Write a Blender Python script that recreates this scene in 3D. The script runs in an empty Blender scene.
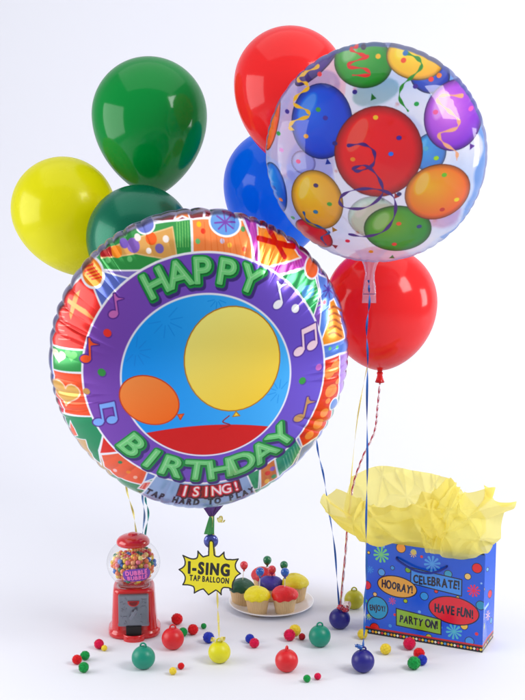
import bpy, bmesh, math, random
import numpy as np
from mathutils import Vector, Matrix
R_ = math.radians
rng = random.Random(7)
nrng = np.random.RandomState(7)
sc = bpy.context.scene
COL = sc.collection

# ------------------------------------------------------------------ camera
CAM = Vector((0.0, -2.56, 1.015)); PITCH = R_(10.0); FPX = 1300.0
cam_d = bpy.data.cameras.new('camera'); cam = bpy.data.objects.new('camera', cam_d); COL.objects.link(cam)
cam.location = CAM; cam.rotation_euler = (R_(90) - PITCH, 0, 0)
cam_d.sensor_fit = 'VERTICAL'; cam_d.sensor_height = 36.0; cam_d.sensor_width = 27.0
cam_d.lens = 36.0 * FPX / 700.0; cam_d.clip_end = 100; cam_d.clip_start = 0.05
sc.camera = cam
FWD = Vector((0, math.cos(PITCH), -math.sin(PITCH))); UP = Vector((0, math.sin(PITCH), math.cos(PITCH)))
RIGHT = Vector((1, 0, 0))

def ray(px, py):
    return RIGHT * ((px - 262.5) / FPX) - UP * ((py - 350.0) / FPX) + FWD
def at_z(px, py, z):
    d = ray(px, py); return CAM + d * ((z - CAM.z) / d.z)
def at_y(px, py, y):
    d = ray(px, py); return CAM + d * ((y - CAM.y) / d.y)
def scale_at(p):                       # metres per photograph pixel at a point
    return (p - CAM).dot(FWD) / FPX

# ------------------------------------------------------------------ colour / materials
def lin(c):
    c = np.asarray(c, dtype=np.float64) / 255.0
    return np.where(c <= 0.04045, c / 12.92, ((c + 0.055) / 1.055) ** 2.4)
def rgba(c):
    l = lin(c); return (float(l[0]), float(l[1]), float(l[2]), 1.0)

def new_mat(name):
    m = bpy.data.materials.new(name); m.use_nodes = True
    nt = m.node_tree
    return m, nt, nt.nodes['Principled BSDF'], nt.nodes['Material Output']

def plain(name, c, rough=0.4, metal=0.0, coat=0.0, coat_rough=0.05, spec=0.5, noise=0.06, nscale=40.0, bump=0.0, bscale=200.0, transl=0.0, sheen=0.0, attr=False):
    m, nt, b, out = new_mat(name)
    N = nt.nodes; L = nt.links
    tc = N.new('ShaderNodeTexCoord')
    if attr:
        a = N.new('ShaderNodeAttribute'); a.attribute_name = 'print'
        colsock = a.outputs['Color']
        L.new(colsock, b.inputs['Base Color'])
    else:
        nz = N.new('ShaderNodeTexNoise'); nz.inputs['Scale'].default_value = nscale; nz.inputs['Detail'].default_value = 3
        L.new(tc.outputs['Object'], nz.inputs['Vector'])
        mx = N.new('ShaderNodeMix'); mx.data_type = 'RGBA'
        l = rgba(c)
        mx.inputs['A'].default_value = tuple(v * (1 - noise) for v in l[:3]) + (1,)
        mx.inputs['B'].default_value = tuple(min(1, v * (1 + noise)) for v in l[:3]) + (1,)
        L.new(nz.outputs['Fac'], mx.inputs['Factor'])
        colsock = mx.outputs['Result']
        L.new(colsock, b.inputs['Base Color'])
    b.inputs['Roughness'].default_value = rough
    b.inputs['Metallic'].default_value = metal
    b.inputs['Coat Weight'].default_value = coat
    b.inputs['Coat Roughness'].default_value = coat_rough
    b.inputs['Specular IOR Level'].default_value = spec
    b.inputs['Sheen Weight'].default_value = sheen
    if bump > 0:
        nb = N.new('ShaderNodeTexNoise'); nb.inputs['Scale'].default_value = bscale; nb.inputs['Detail'].default_value = 4
        L.new(tc.outputs['Object'], nb.inputs['Vector'])
        bp = N.new('ShaderNodeBump'); bp.inputs['Strength'].default_value = bump; bp.inputs['Distance'].default_value = 0.002
        L.new(nb.outputs['Fac'], bp.inputs['Height']); L.new(bp.outputs['Normal'], b.inputs['Normal'])
    if transl > 0:
        t = N.new('ShaderNodeBsdfTranslucent'); L.new(colsock, t.inputs['Color'])
        ms = N.new('ShaderNodeMixShader'); ms.inputs['Fac'].default_value = transl
        L.new(b.outputs['BSDF'], ms.inputs[1]); L.new(t.outputs['BSDF'], ms.inputs[2])
        L.new(ms.outputs['Shader'], out.inputs['Surface'])
    return m

def clear_film(name, tint=(255, 255, 255), base_alpha=0.0, attr=False, gloss_rough=0.06, fres=1.45, milk=(225, 228, 245), metal=0.0):
    """see-through film: printed coverage from the attribute alpha, glossy skin over it"""
    m, nt, b, out = new_mat(name)
    N = nt.nodes; L = nt.links
    tr = N.new('ShaderNodeBsdfTransparent'); tr.inputs['Color'].default_value = rgba(tint)
    ms = N.new('ShaderNodeMixShader')
    if attr:
        a = N.new('ShaderNodeAttribute'); a.attribute_name = 'print'
        L.new(a.outputs['Color'], b.inputs['Base Color']); L.new(a.outputs['Alpha'], ms.inputs['Fac'])
    else:
        b.inputs['Base Color'].default_value = rgba(milk); ms.inputs['Fac'].default_value = base_alpha
    b.inputs['Roughness'].default_value = 0.35; b.inputs['Specular IOR Level'].default_value = 0.2
    b.inputs['Metallic'].default_value = metal
    if attr:      # thin printed film: light also comes through it
        tl = N.new('ShaderNodeBsdfTranslucent'); L.new(a.outputs['Color'], tl.inputs['Color'])
        mt = N.new('ShaderNodeMixShader'); mt.inputs['Fac'].default_value = 0.45
        L.new(b.outputs['BSDF'], mt.inputs[1]); L.new(tl.outputs['BSDF'], mt.inputs[2]); filmsock = mt.outputs['Shader']
    else: filmsock = b.outputs['BSDF']
    L.new(tr.outputs['BSDF'], ms.inputs[1]); L.new(filmsock, ms.inputs[2])
    g = N.new('ShaderNodeBsdfGlossy'); g.inputs['Roughness'].default_value = gloss_rough
    lw = N.new('ShaderNodeLayerWeight'); lw.inputs['Blend'].default_value = 0.5
    pw = N.new('ShaderNodeMath'); pw.operation = 'POWER'; pw.inputs[1].default_value = 3.5
    fr = N.new('ShaderNodeMath'); fr.operation = 'MULTIPLY_ADD'; fr.inputs[1].default_value = fres - 1.0; fr.inputs[2].default_value = 0.032
    L.new(lw.outputs['Facing'], pw.inputs[0]); L.new(pw.outputs[0], fr.inputs[0])
    m2 = N.new('ShaderNodeMixShader')
    L.new(fr.outputs[0], m2.inputs['Fac']); L.new(ms.outputs['Shader'], m2.inputs[1]); L.new(g.outputs['BSDF'], m2.inputs[2])
    L.new(m2.outputs['Shader'], out.inputs['Surface'])
    return m

# ------------------------------------------------------------------ object helpers
def tag(o, label=None, cat=None, group=None, kind=None):
    if label: o['label'] = label
    if cat: o['category'] = cat
    if group: o['group'] = group
    if kind: o['kind'] = kind
    return o
def empty(name, loc=(0, 0, 0), rz=0.0):
    o = bpy.data.objects.new(name, None); COL.objects.link(o); o.location = loc; o.rotation_euler = (0, 0, rz)
    o.empty_display_size = 0.02
    return o
def mesh_obj(name, verts, faces, mat, parent=None, smooth=True, loc=None):
    me = bpy.data.meshes.new(name); me.from_pydata([tuple(v) for v in verts], [], [tuple(f) for f in faces]); me.update()
    if smooth: me.polygons.foreach_set('use_smooth', [True] * len(me.polygons))
    me.materials.append(mat)
    o = bpy.data.objects.new(name, me); COL.objects.link(o)
    if parent is not None: o.parent = parent
    if loc is not None: o.location = loc
    return o
def bm_obj(name, bm, mat, parent=None, smooth=True, loc=None):
    bmesh.ops.recalc_face_normals(bm, faces=bm.faces)
    me = bpy.data.meshes.new(name); bm.to_mesh(me); bm.free()
    if smooth: me.polygons.foreach_set('use_smooth', [True] * len(me.polygons))
    me.materials.append(mat)
    o = bpy.data.objects.new(name, me); COL.objects.link(o)
    if parent is not None: o.parent = parent
    if loc is not None: o.location = loc
    return o
def lathe_vf(profile, seg=48, closed_ends=True):
    """profile: list of (r, z)"""
    V = []; F = []
    rows = []
    for r, z in profile:
        if r < 1e-7:
            rows.append([len(V)]); V.append((0, 0, z))
        else:
            row = []
            for k in range(seg):
                a = 2 * math.pi * k / seg; row.append(len(V)); V.append((r * math.cos(a), r * math.sin(a), z))
            rows.append(row)
    for a, b in zip(rows[:-1], rows[1:]):
        for k in range(seg):
            k2 = (k + 1) % seg
            if len(a) == 1 and len(b) == 1: continue
            if len(a) == 1: F.append((a[0], b[k], b[k2]))
            elif len(b) == 1: F.append((a[k], a[k2], b[0]))
            else: F.append((a[k], a[k2], b[k2], b[k]))
    return V, F
def lathe(name, profile, mat, parent=None, seg=48, loc=None, smooth=True):
    V, F = lathe_vf(profile, seg)
    bm = bmesh.new(); vs = [bm.verts.new(v) for v in V]
    for f in F:
        try: bm.faces.new([vs[i] for i in f])
        except ValueError: pass
    return bm_obj(name, bm, mat, parent, smooth, loc)
def tube_vf(pts, rad, seg=8, V=None, F=None, closed=False):
    V = [] if V is None else V; F = [] if F is None else F
    pts = [Vector(p) for p in pts]; n = len(pts)
    base = len(V); ref = Vector((0.137, 0.93, 0.31)).normalized()
    for i, p in enumerate(pts):
        a = pts[(i - 1) % n] if (closed or i > 0) else p
        b = pts[(i + 1) % n] if (closed or i < n - 1) else p
        t = (b - a).normalized()
        u = (ref - t * ref.dot(t))
        if u.length < 1e-4: u = Vector((1, 0, 0)) - t * t.x
        u.normalize(); w = t.cross(u)
        r = rad[i] if isinstance(rad, (list, tuple)) else rad
        for k in range(seg):
            an = 2 * math.pi * k / seg
            V.append(p + u * (math.cos(an) * r) + w * (math.sin(an) * r))
    m = n if closed else n - 1
    for i in range(m):
        j = (i + 1) % n
        for k in range(seg):
            k2 = (k + 1) % seg
            F.append((base + i * seg + k, base + i * seg + k2, base + j * seg + k2, base + j * seg + k))
    if not closed:
        F.append(tuple(base + k for k in range(seg))[::-1]); F.append(tuple(base + (n - 1) * seg + k for k in range(seg)))
    return V, F
def catmull(pts, n=10):
    pts = [Vector(p) for p in pts]
    P = [pts[0] * 2 - pts[1]] + pts + [pts[-1] * 2 - pts[-2]]
    out = []
    for i in range(1, len(P) - 2):
        for k in range(n):
            t = k / n; a, b, c, d = P[i - 1], P[i], P[i + 1], P[i + 2]
            out.append(0.5 * ((2 * b) + (c - a) * t + (2 * a - 5 * b + 4 * c - d) * t * t + (3 * b - a - 3 * c + d) * t ** 3))
    out.append(pts[-1]); return out
def add_box(bm, c, s, rot=None, bevel=0.0):
    r = bmesh.ops.create_cube(bm, size=1.0)
    vs = r['verts']
    for v in vs:
        v.co = Vector((v.co.x * s[0], v.co.y * s[1], v.co.z * s[2]))
    if bevel > 0:
        es = list({e for v in vs for e in v.link_edges})
        rb = bmesh.ops.bevel(bm, geom=es, offset=bevel, segments=2, affect='EDGES', profile=0.6)
        vs = list({v for f in rb['faces'] for v in f.verts} | {v for v in vs if v.is_valid})
    for v in vs:
        if rot is not None: v.co = rot @ v.co
        v.co += Vector(c)
def ribbon_vf(pts, width, twist0=0.0, turns=0.0, thick=0.00025, V=None, F=None):
    """flat curling ribbon, a box section swept and twisted along the points"""
    V = [] if V is None else V; F = [] if F is None else F
    base = len(V); n = len(pts); pts = [Vector(p) for p in pts]
    for i, p in enumerate(pts):
        t = (pts[min(i + 1, n - 1)] - pts[max(i - 1, 0)]).normalized()
        ref = Vector((0, -1, 0)) if abs(t.y) < 0.9 else Vector((1, 0, 0))
        u = ref.cross(t).normalized(); w = t.cross(u)
        an = twist0 + turns * 2 * math.pi * i / (n - 1)
        a = u * math.cos(an) + w * math.sin(an); b = t.cross(a)
        for sx, sy in ((-1, -1), (1, -1), (1, 1), (-1, 1)):
            V.append(p + a * (sx * width / 2) + b * (sy * thick / 2))
    for i in range(n - 1):
        for k in range(4):
            k2 = (k + 1) % 4
            F.append((base + i * 4 + k, base + i * 4 + k2, base + (i + 1) * 4 + k2, base + (i + 1) * 4 + k))
    F.append((base + 3, base + 2, base + 1, base)); e = base + (n - 1) * 4; F.append((e, e + 1, e + 2, e + 3))
    return V, F

# ------------------------------------------------------------------ printing: colours laid on dense meshes
GLY = {}
def glyph(ch):
    """outline segments of a letter, unit cap height, left edge at x = 0; returns (segs, width)"""
    if ch in GLY: return GLY[ch]
    cu = bpy.data.curves.new('glyph', 'FONT'); cu.body = ch; cu.size = 1.0; cu.resolution_u = 4
    ob = bpy.data.objects.new('glyph', cu); COL.objects.link(ob)
    bpy.context.view_layer.update()
    dg = bpy.context.evaluated_depsgraph_get()
    me = ob.evaluated_get(dg).to_mesh()
    cnt = {}
    for p in me.polygons:
        for k in p.edge_keys: cnt[k] = cnt.get(k, 0) + 1
    vs = [v.co for v in me.vertices]
    segs = np.array([[(vs[a].x, vs[a].y), (vs[b].x, vs[b].y)] for (a, b), c in cnt.items() if c == 1], dtype=np.float64)
    ob.evaluated_get(dg).to_mesh_clear()
    bpy.data.objects.remove(ob); bpy.data.curves.remove(cu)
    GLY[ch] = segs
    return segs
def glyph_n(ch):
    s = glyph(ch); cap = glyph('H')[..., 1].max()
    s = s / cap
    x0 = s[..., 0].min(); w = s[..., 0].max() - x0
    s = s.copy(); s[..., 0] -= x0
    return s, w

def poly_segs(pts):
    p = np.asarray(pts, dtype=np.float64); return np.stack([p, np.roll(p, -1, 0)], 1)
def ell_pts(cx, cy, rx, ry, rot=0.0, n=40):
    a = np.linspace(0, 2 * np.pi, n, endpoint=False); c, s = math.cos(R_(rot)), math.sin(R_(rot))
    x = rx * np.cos(a); y = ry * np.sin(a)
    return np.stack([cx + x * c - y * s, cy + x * s + y * c], 1)

class Painter:
    def __init__(s, P, base, aa, alpha=1.0):
        s.P = np.asarray(P, dtype=np.float64); s.aa = aa; s.sat = 1.12
        s.C = np.empty((len(s.P), 4)); s.C[:, :3] = base; s.C[:, 3] = alpha
    def _idx(s, segs, pad):
        lo = segs.reshape(-1, 2).min(0) - pad; hi = segs.reshape(-1, 2).max(0) + pad
        P = s.P
        return np.nonzero((P[:, 0] > lo[0]) & (P[:, 0] < hi[0]) & (P[:, 1] > lo[1]) & (P[:, 1] < hi[1]))[0]
    @staticmethod
    def _dist(Q, segs, width=None):
        d = np.full(len(Q), 1e9)
        for i, (a, b) in enumerate(segs):
            ab = b - a; L2 = max(ab @ ab, 1e-12)
            t = np.clip(((Q - a) @ ab) / L2, 0, 1)
            e = Q - a - t[:, None] * ab
            dd = np.sqrt(e[:, 0] ** 2 + e[:, 1] ** 2)
            if width is not None: dd = dd - (width[i] + (width[i + 1] - width[i]) * t)
            d = np.minimum(d, dd)
        return d
    @staticmethod
    def _inside(Q, segs):
        c = np.zeros(len(Q), dtype=bool)
        for a, b in segs:
            if a[1] == b[1]: continue
            m = (a[1] > Q[:, 1]) != (b[1] > Q[:, 1])
            x = a[0] + (Q[:, 1] - a[1]) * (b[0] - a[0]) / (b[1] - a[1])
            c ^= m & (Q[:, 0] < x)
        return c
    def _blend(s, idx, cov, col, setalpha):
        cov = cov[:, None]
        s.C[idx, :3] = s.C[idx, :3] * (1 - cov) + np.asarray(col, dtype=np.float64) * cov
        if setalpha is not None:
            s.C[idx, 3] = s.C[idx, 3] * (1 - cov[:, 0]) + setalpha * cov[:, 0]
    def shape(s, segs, col, a=1.0, grow=0.0, line=None, soft=None, grad=None, cover=None):
        pad = abs(grow) + (line[0] if line else 0) + 2 * s.aa + (soft or 0)
        idx = s._idx(segs, pad)
        if not len(idx): return
        Q = s.P[idx]; d = s._dist(Q, segs); d = np.where(s._inside(Q, segs), -d, d) - grow
        w = soft or s.aa
        if col is not None:
            cc = col if grad is None else grad(Q, d, np.asarray(col, dtype=np.float64))
            s._blend(idx, np.clip(0.5 - d / w, 0, 1) * a, cc, cover)
        if line: s._blend(idx, np.clip(0.5 - (np.abs(d) - line[0] / 2) / s.aa, 0, 1), line[1], cover)
    def poly(s, pts, col, **k): s.shape(poly_segs(pts), col, **k)
    def ell(s, cx, cy, rx, ry, col, rot=0.0, **k): s.shape(poly_segs(ell_pts(cx, cy, rx, ry, rot)), col, **k)
    def stroke(s, pts, w, col, a=1.0, cover=None):
        p = np.asarray(pts, dtype=np.float64); segs = np.stack([p[:-1], p[1:]], 1)
        w = np.broadcast_to(np.asarray(w, dtype=np.float64) / 2, (len(p),))
        idx = s._idx(segs, w.max() + 2 * s.aa)
        if not len(idx): return
        d = s._dist(s.P[idx], segs, w)
        s._blend(idx, np.clip(0.5 - d / s.aa, 0, 1) * a, col, cover)
    def letters(s, items, passes, cover=None):
        for grow, col, off in passes:
            for segs, h in items:
                sg = segs + np.asarray(off) * h
                s.shape(sg, col, grow=grow * h, cover=cover)
    def done(s):
        out = np.empty((len(s.P), 4), dtype=np.float32)
        l = lin(np.clip(s.C[:, :3], 0, 255)); lum = (l * (0.25, 0.6, 0.15)).sum(1, keepdims=True)
        out[:, :3] = np.clip(lum + (l - lum) * s.sat, 0.002, 0.95); out[:, 3] = s.C[:, 3]
        return out

def smooth2(pts, n=6):
    return np.array([(p.x, p.y) for p in catmull([Vector((a, b, 0)) for a, b in pts], n)])
def text_line(txt, x, y, h, rot=0.0, gap=0.16, sx=1.0, space=0.45, jit=0.0, seed=1):
    """letters centred on (x, y)"""
    rr = random.Random(seed); gl = []; cur = 0.0
    for ch in txt:
        if ch == ' ': cur += space * sx; continue
        sg, w = glyph_n(ch); gl.append((sg, cur, w)); cur += w * sx + gap
    tot = cur - gap; c, s_ = math.cos(R_(rot)), math.sin(R_(rot)); out = []
    for sg, x0, w in gl:
        q = sg.copy(); q[..., 0] = (q[..., 0] - w / 2) * sx; q[..., 1] -= 0.5
        k = 1 + jit * rr.uniform(-1, 1) * 0.6; an = jit * rr.uniform(-1, 1) * 0.6
        q *= k; ca, sa = math.cos(an), math.sin(an)
        q = np.stack([q[..., 0] * ca - q[..., 1] * sa, q[..., 0] * sa + q[..., 1] * ca], -1)
        q[..., 0] += x0 + w * sx / 2 - tot / 2; q[..., 1] += jit * rr.uniform(-1, 1) * 0.4
        q *= h
        q = np.stack([x + q[..., 0] * c - q[..., 1] * s_, y + q[..., 0] * s_ + q[..., 1] * c], -1)
        out.append((q, h))
    return out
def text_arc(txt, r, a0, a1, h, top=True, sx=1.0):
    """letters spread on a circle about the origin between two angles (degrees from +x)"""
    out = []; chars = list(txt); n = len(chars)
    for i, ch in enumerate(chars):
        if ch == ' ': continue
        a = R_(a0 + (a1 - a0) * i / (n - 1)); sg, w = glyph_n(ch)
        q = sg.copy(); q[..., 0] = (q[..., 0] - w / 2) * sx; q[..., 1] -= 0.5; q *= h
        rot = a - math.pi / 2 if top else a + math.pi / 2
        c, s_ = math.cos(rot), math.sin(rot)
        q = np.stack([r * math.cos(a) + q[..., 0] * c - q[..., 1] * s_, r * math.sin(a) + q[..., 0] * s_ + q[..., 1] * c], -1)
        out.append((q, h))
    return out

def big_mesh(name, V, quads, tris, mat, parent, color=None):
    me = bpy.data.meshes.new(name)
    V = np.asarray(V, dtype=np.float32); quads = np.asarray(quads, dtype=np.int32).reshape(-1, 4); tris = np.asarray(tris, dtype=np.int32).reshape(-1, 3)
    nl = quads.size + tris.size; npol = len(quads) + len(tris)
    me.vertices.add(len(V)); me.vertices.foreach_set('co', V.ravel())
    me.loops.add(nl); me.loops.foreach_set('vertex_index', np.concatenate([quads.ravel(), tris.ravel()]))
    me.polygons.add(npol)
    starts = np.concatenate([np.arange(len(quads)) * 4, quads.size + np.arange(len(tris)) * 3]).astype(np.int32)
    me.polygons.foreach_set('loop_start', starts)
    try: me.polygons.foreach_set('loop_total', np.concatenate([np.full(len(quads), 4), np.full(len(tris), 3)]).astype(np.int32))
    except Exception: pass
    me.polygons.foreach_set('use_smooth', np.ones(npol, dtype=bool))
    me.update(calc_edges=True); me.validate()
    if color is not None:
        at = me.color_attributes.new('print', 'FLOAT_COLOR', 'POINT'); at.data.foreach_set('color', np.asarray(color, dtype=np.float32).ravel())
    me.materials.append(mat)
    o = bpy.data.objects.new(name, me); COL.objects.link(o)
    if parent is not None: o.parent = parent
    return o

def grid_panel(name, corner_fn, nu, nv, mat, parent, color):
    u, v = np.meshgrid(np.linspace(0, 1, nu), np.linspace(0, 1, nv))
    V = corner_fn(u.ravel(), v.ravel())
    i = np.arange(nv - 1)[:, None] * nu + np.arange(nu - 1)[None, :]
    q = np.stack([i, i + 1, i + nu + 1, i + nu], -1).reshape(-1, 4)
    return big_mesh(name, V, q, [], mat, parent, color)

# ------------------------------------------------------------------ backdrop, light
def backdrop():
    prof = [(-3.2, 0.0), (0.9, 0.0)]
    rad = 0.9
    for k in range(1, 25):
        a = math.pi / 2 * k / 24; prof.append((0.9 + rad * math.sin(a), rad - rad * math.cos(a)))
    prof.append((1.8, 4.2))
    V = []; F = []
    for y, z in prof: V += [(-4.5, y, z), (4.5, y, z)]
    for i in range(len(prof) - 1): F.append((2 * i, 2 * i + 1, 2 * i + 3, 2 * i + 2))
    m = plain('white_paper', (224, 225, 233), rough=0.7, spec=0.25, noise=0.006, nscale=1.5, bump=0.02, bscale=400)
    o = mesh_obj('backdrop', V, F, m); tag(o, kind='structure')
backdrop()

w = bpy.data.worlds.new('World'); sc.world = w; w.use_nodes = True
bg = w.node_tree.nodes['Background']; bg.inputs['Color'].default_value = (0.955, 0.97, 1.0, 1); bg.inputs['Strength'].default_value = 0.37

def area(name, loc, target, sx, sy, power, col=(1, 1, 1)):
    d = bpy.data.lights.new(name, 'AREA'); d.shape = 'RECTANGLE'; d.size = sx; d.size_y = sy; d.energy = power; d.color = col
    o = bpy.data.objects.new(name, d); COL.objects.link(o); o.location = loc
    o.rotation_euler = (Vector(target) - Vector(loc)).to_track_quat('-Z', 'Y').to_euler()
area('softbox', (-1.75, -0.35, 0.85), (0.0, 0.0, 0.7), 1.5, 1.2, 23)
area('softbox', (1.55, -0.95, 1.85), (0.1, 0.0, 0.6), 0.75, 0.9, 28)
area('overhead_fill', (0.1, 0.1, 3.4), (0.1, 0.3, 0.0), 4.6, 3.4, 49)  # added fill lamp, brightens the floor and backdrop from above
area('backdrop_fill', (2.6, 0.2, 0.9), (0.7, 1.75, 0.75), 0.9, 0.9, 27)  # added lamp out of frame, whitens the right middle of the backdrop

vs = sc.view_settings
sc.display_settings.display_device = 'sRGB'
vs.view_transform = 'Standard'; vs.look = 'None'; vs.exposure = 0.05; vs.gamma = 1.0
sc.render.engine = 'CYCLES'
sc.render.resolution_x = 768; sc.render.resolution_y = 1024
sc.cycles.max_bounces = 10; sc.cycles.transparent_max_bounces = 16; sc.cycles.caustics_refractive = False; sc.cycles.caustics_reflective = False

# ------------------------------------------------------------------ latex balloons
def latex_mat(name, c, metal=0.0, transl=0.28, rough=0.1):
    m = plain(name, c, rough=rough, metal=metal, coat=0.22, coat_rough=0.03, spec=.4, noise=0.05, nscale=9, transl=transl)
    nt = m.node_tree; b = nt.nodes['Principled BSDF']; src = b.inputs['Base Color'].links[0].from_socket
    users = [l.to_socket for l in src.links]
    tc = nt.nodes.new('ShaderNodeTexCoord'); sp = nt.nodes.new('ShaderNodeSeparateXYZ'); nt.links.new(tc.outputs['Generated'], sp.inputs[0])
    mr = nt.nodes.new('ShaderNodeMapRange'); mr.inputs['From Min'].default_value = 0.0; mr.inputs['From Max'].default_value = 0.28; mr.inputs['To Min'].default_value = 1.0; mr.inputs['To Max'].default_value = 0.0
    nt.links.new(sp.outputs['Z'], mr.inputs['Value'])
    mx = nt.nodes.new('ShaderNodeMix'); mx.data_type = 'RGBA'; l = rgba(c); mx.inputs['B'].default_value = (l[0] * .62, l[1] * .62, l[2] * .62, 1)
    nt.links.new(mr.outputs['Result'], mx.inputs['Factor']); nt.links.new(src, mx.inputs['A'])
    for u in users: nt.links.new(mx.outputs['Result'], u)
    rn = nt.nodes.new('ShaderNodeTexNoise'); rn.inputs['Scale'].default_value = 14; rn.inputs['Detail'].default_value = 6
    rm = nt.nodes.new('ShaderNodeMapRange'); rm.inputs['To Min'].default_value = rough * .7; rm.inputs['To Max'].default_value = rough * 1.9
    nt.links.new(tc.outputs['Object'], rn.inputs['Vector']); nt.links.new(rn.outputs['Fac'], rm.inputs['Value']); nt.links.new(rm.outputs['Result'], b.inputs['Roughness'])
    return m
def latex_balloon(px, py, Y, rpx, roll, L, ex, mat, label, lean=0.0):
    c = at_y(px, py, Y); R = rpx * scale_at(c)
    root = empty('latex_balloon', c); root.rotation_euler = (R_(lean), R_(roll), 0)
    tag(root, label, 'balloon', 'latex balloons floating in the bunch')
    prof = []
    for k in range(0, 33):
        a = math.pi / 2 * k / 32; prof.append((R * math.sin(a) if k else 0.0, R * math.cos(a)))
    rn = 0.0055
    for k in range(1, 45):
        s = math.sin(math.pi / 2 * k / 45)
        r = R * (1 - s * s) ** ex
        prof.append((max(r, rn), -L * R * s))
    zn = -L * R - 0.001
    prof.append((rn * 0.92, zn)); prof.append((rn * 0.8, zn - 0.004))
    lathe('body', prof, mat, root, seg=96)
    # the rolled neck under the knot
    n = [(0.0, zn - 0.003), (rn * 1.05, zn - 0.003), (rn * 1.2, zn - 0.0055), (rn * 0.95, zn - 0.0085), (rn * 1.15, zn - 0.014), (rn * 1.55, zn - 0.021),
         (rn * 1.75, zn - 0.0225), (rn * 1.7, zn - 0.024), (rn * 1.2, zn - 0.0225), (0.0, zn - 0.016)]
    lathe('neck', n, mat, root, seg=32)
    bpy.context.view_layer.update()
    return root.matrix_world @ Vector((0, 0, zn - 0.022))
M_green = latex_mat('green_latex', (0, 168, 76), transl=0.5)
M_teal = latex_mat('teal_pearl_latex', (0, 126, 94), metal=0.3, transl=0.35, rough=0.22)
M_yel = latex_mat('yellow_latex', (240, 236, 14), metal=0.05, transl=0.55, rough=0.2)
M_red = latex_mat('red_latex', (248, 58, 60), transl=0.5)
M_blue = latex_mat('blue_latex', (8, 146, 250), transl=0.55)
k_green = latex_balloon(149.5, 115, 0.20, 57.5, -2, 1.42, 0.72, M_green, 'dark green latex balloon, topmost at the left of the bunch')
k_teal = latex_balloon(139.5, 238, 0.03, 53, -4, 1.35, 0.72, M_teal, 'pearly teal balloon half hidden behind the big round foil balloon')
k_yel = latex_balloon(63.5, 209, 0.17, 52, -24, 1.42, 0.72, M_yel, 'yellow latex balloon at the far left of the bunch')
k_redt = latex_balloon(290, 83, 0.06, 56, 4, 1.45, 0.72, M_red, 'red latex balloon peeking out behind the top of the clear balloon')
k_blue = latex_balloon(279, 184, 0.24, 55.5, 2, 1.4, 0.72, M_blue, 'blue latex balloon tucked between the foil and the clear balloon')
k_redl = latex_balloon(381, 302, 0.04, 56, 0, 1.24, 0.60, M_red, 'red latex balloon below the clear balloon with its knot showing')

# ------------------------------------------------------------------ the big printed foil balloon
F_TX, F_TY = 17.5, 5.0          # turn of its face against the line of sight
FH = 76.0; FR = 150.0
def fz(r):                       # front profile, unit radius in, pixels out
    return FH * np.clip(1 - np.clip(r, 0, 1) ** 2.1, 0, 1) ** 0.52
FCX, FCY = 200.5, 356.0
def F(px, py):
    """where a spot seen in the photograph lies on the flat artwork"""
    z = 40.0
    for _ in range(25):
        x = (px - FCX - math.sin(R_(F_TY)) * z) / math.cos(R_(F_TY))
        y = (FCY - py + math.sin(R_(F_TX)) * z) / math.cos(R_(F_TX))
        r = math.hypot(x, y) / FR
        if r > 0.995: x, y = x / r * 0.995, y / r * 0.995; r = 0.995
        z = 0.5 * z + 0.5 * float(fz(r))
    return (x, y)
def FP(*pts): return [F(*p) for p in pts]

def note(p, x, y, s, col, double=False, tilt=0.0, edge=None):
    c, sn = math.cos(R_(tilt)), math.sin(R_(tilt))
    def T(a, b): return (x + s * (a * c - b * sn), y + s * (a * sn + b * c))
    def draw(col, g):
        def head(a, b): p.shape(poly_segs([T(*q) for q in ell_pts(a, b, 0.30, 0.22, 20, 20)]), col, grow=g)
        if double:
            head(-0.45, -0.5); head(0.3, -0.38)
            p.stroke([T(-0.18, -0.45), T(-0.14, 0.5)], 0.11 * s + 2 * g, col); p.stroke([T(0.56, -0.33), T(0.58, 0.62)], 0.11 * s + 2 * g, col)
            p.shape(poly_segs([T(-0.19, 0.3), T(0.63, 0.42), T(0.63, 0.7), T(-0.19, 0.56)]), col, grow=g)
        else:
            head(-0.1, -0.55); p.stroke([T(0.15, -0.5), T(0.1, 0.6)], 0.11 * s + 2 * g, col)
            p.shape(poly_segs([T(0.05, 0.65), T(0.3, 0.42), T(0.62, 0.38), T(0.3, 0.3), T(0.1, 0.2)]), col, grow=g)
    if edge: draw(edge, 0.07 * s)
    draw(col, 0)

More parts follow.
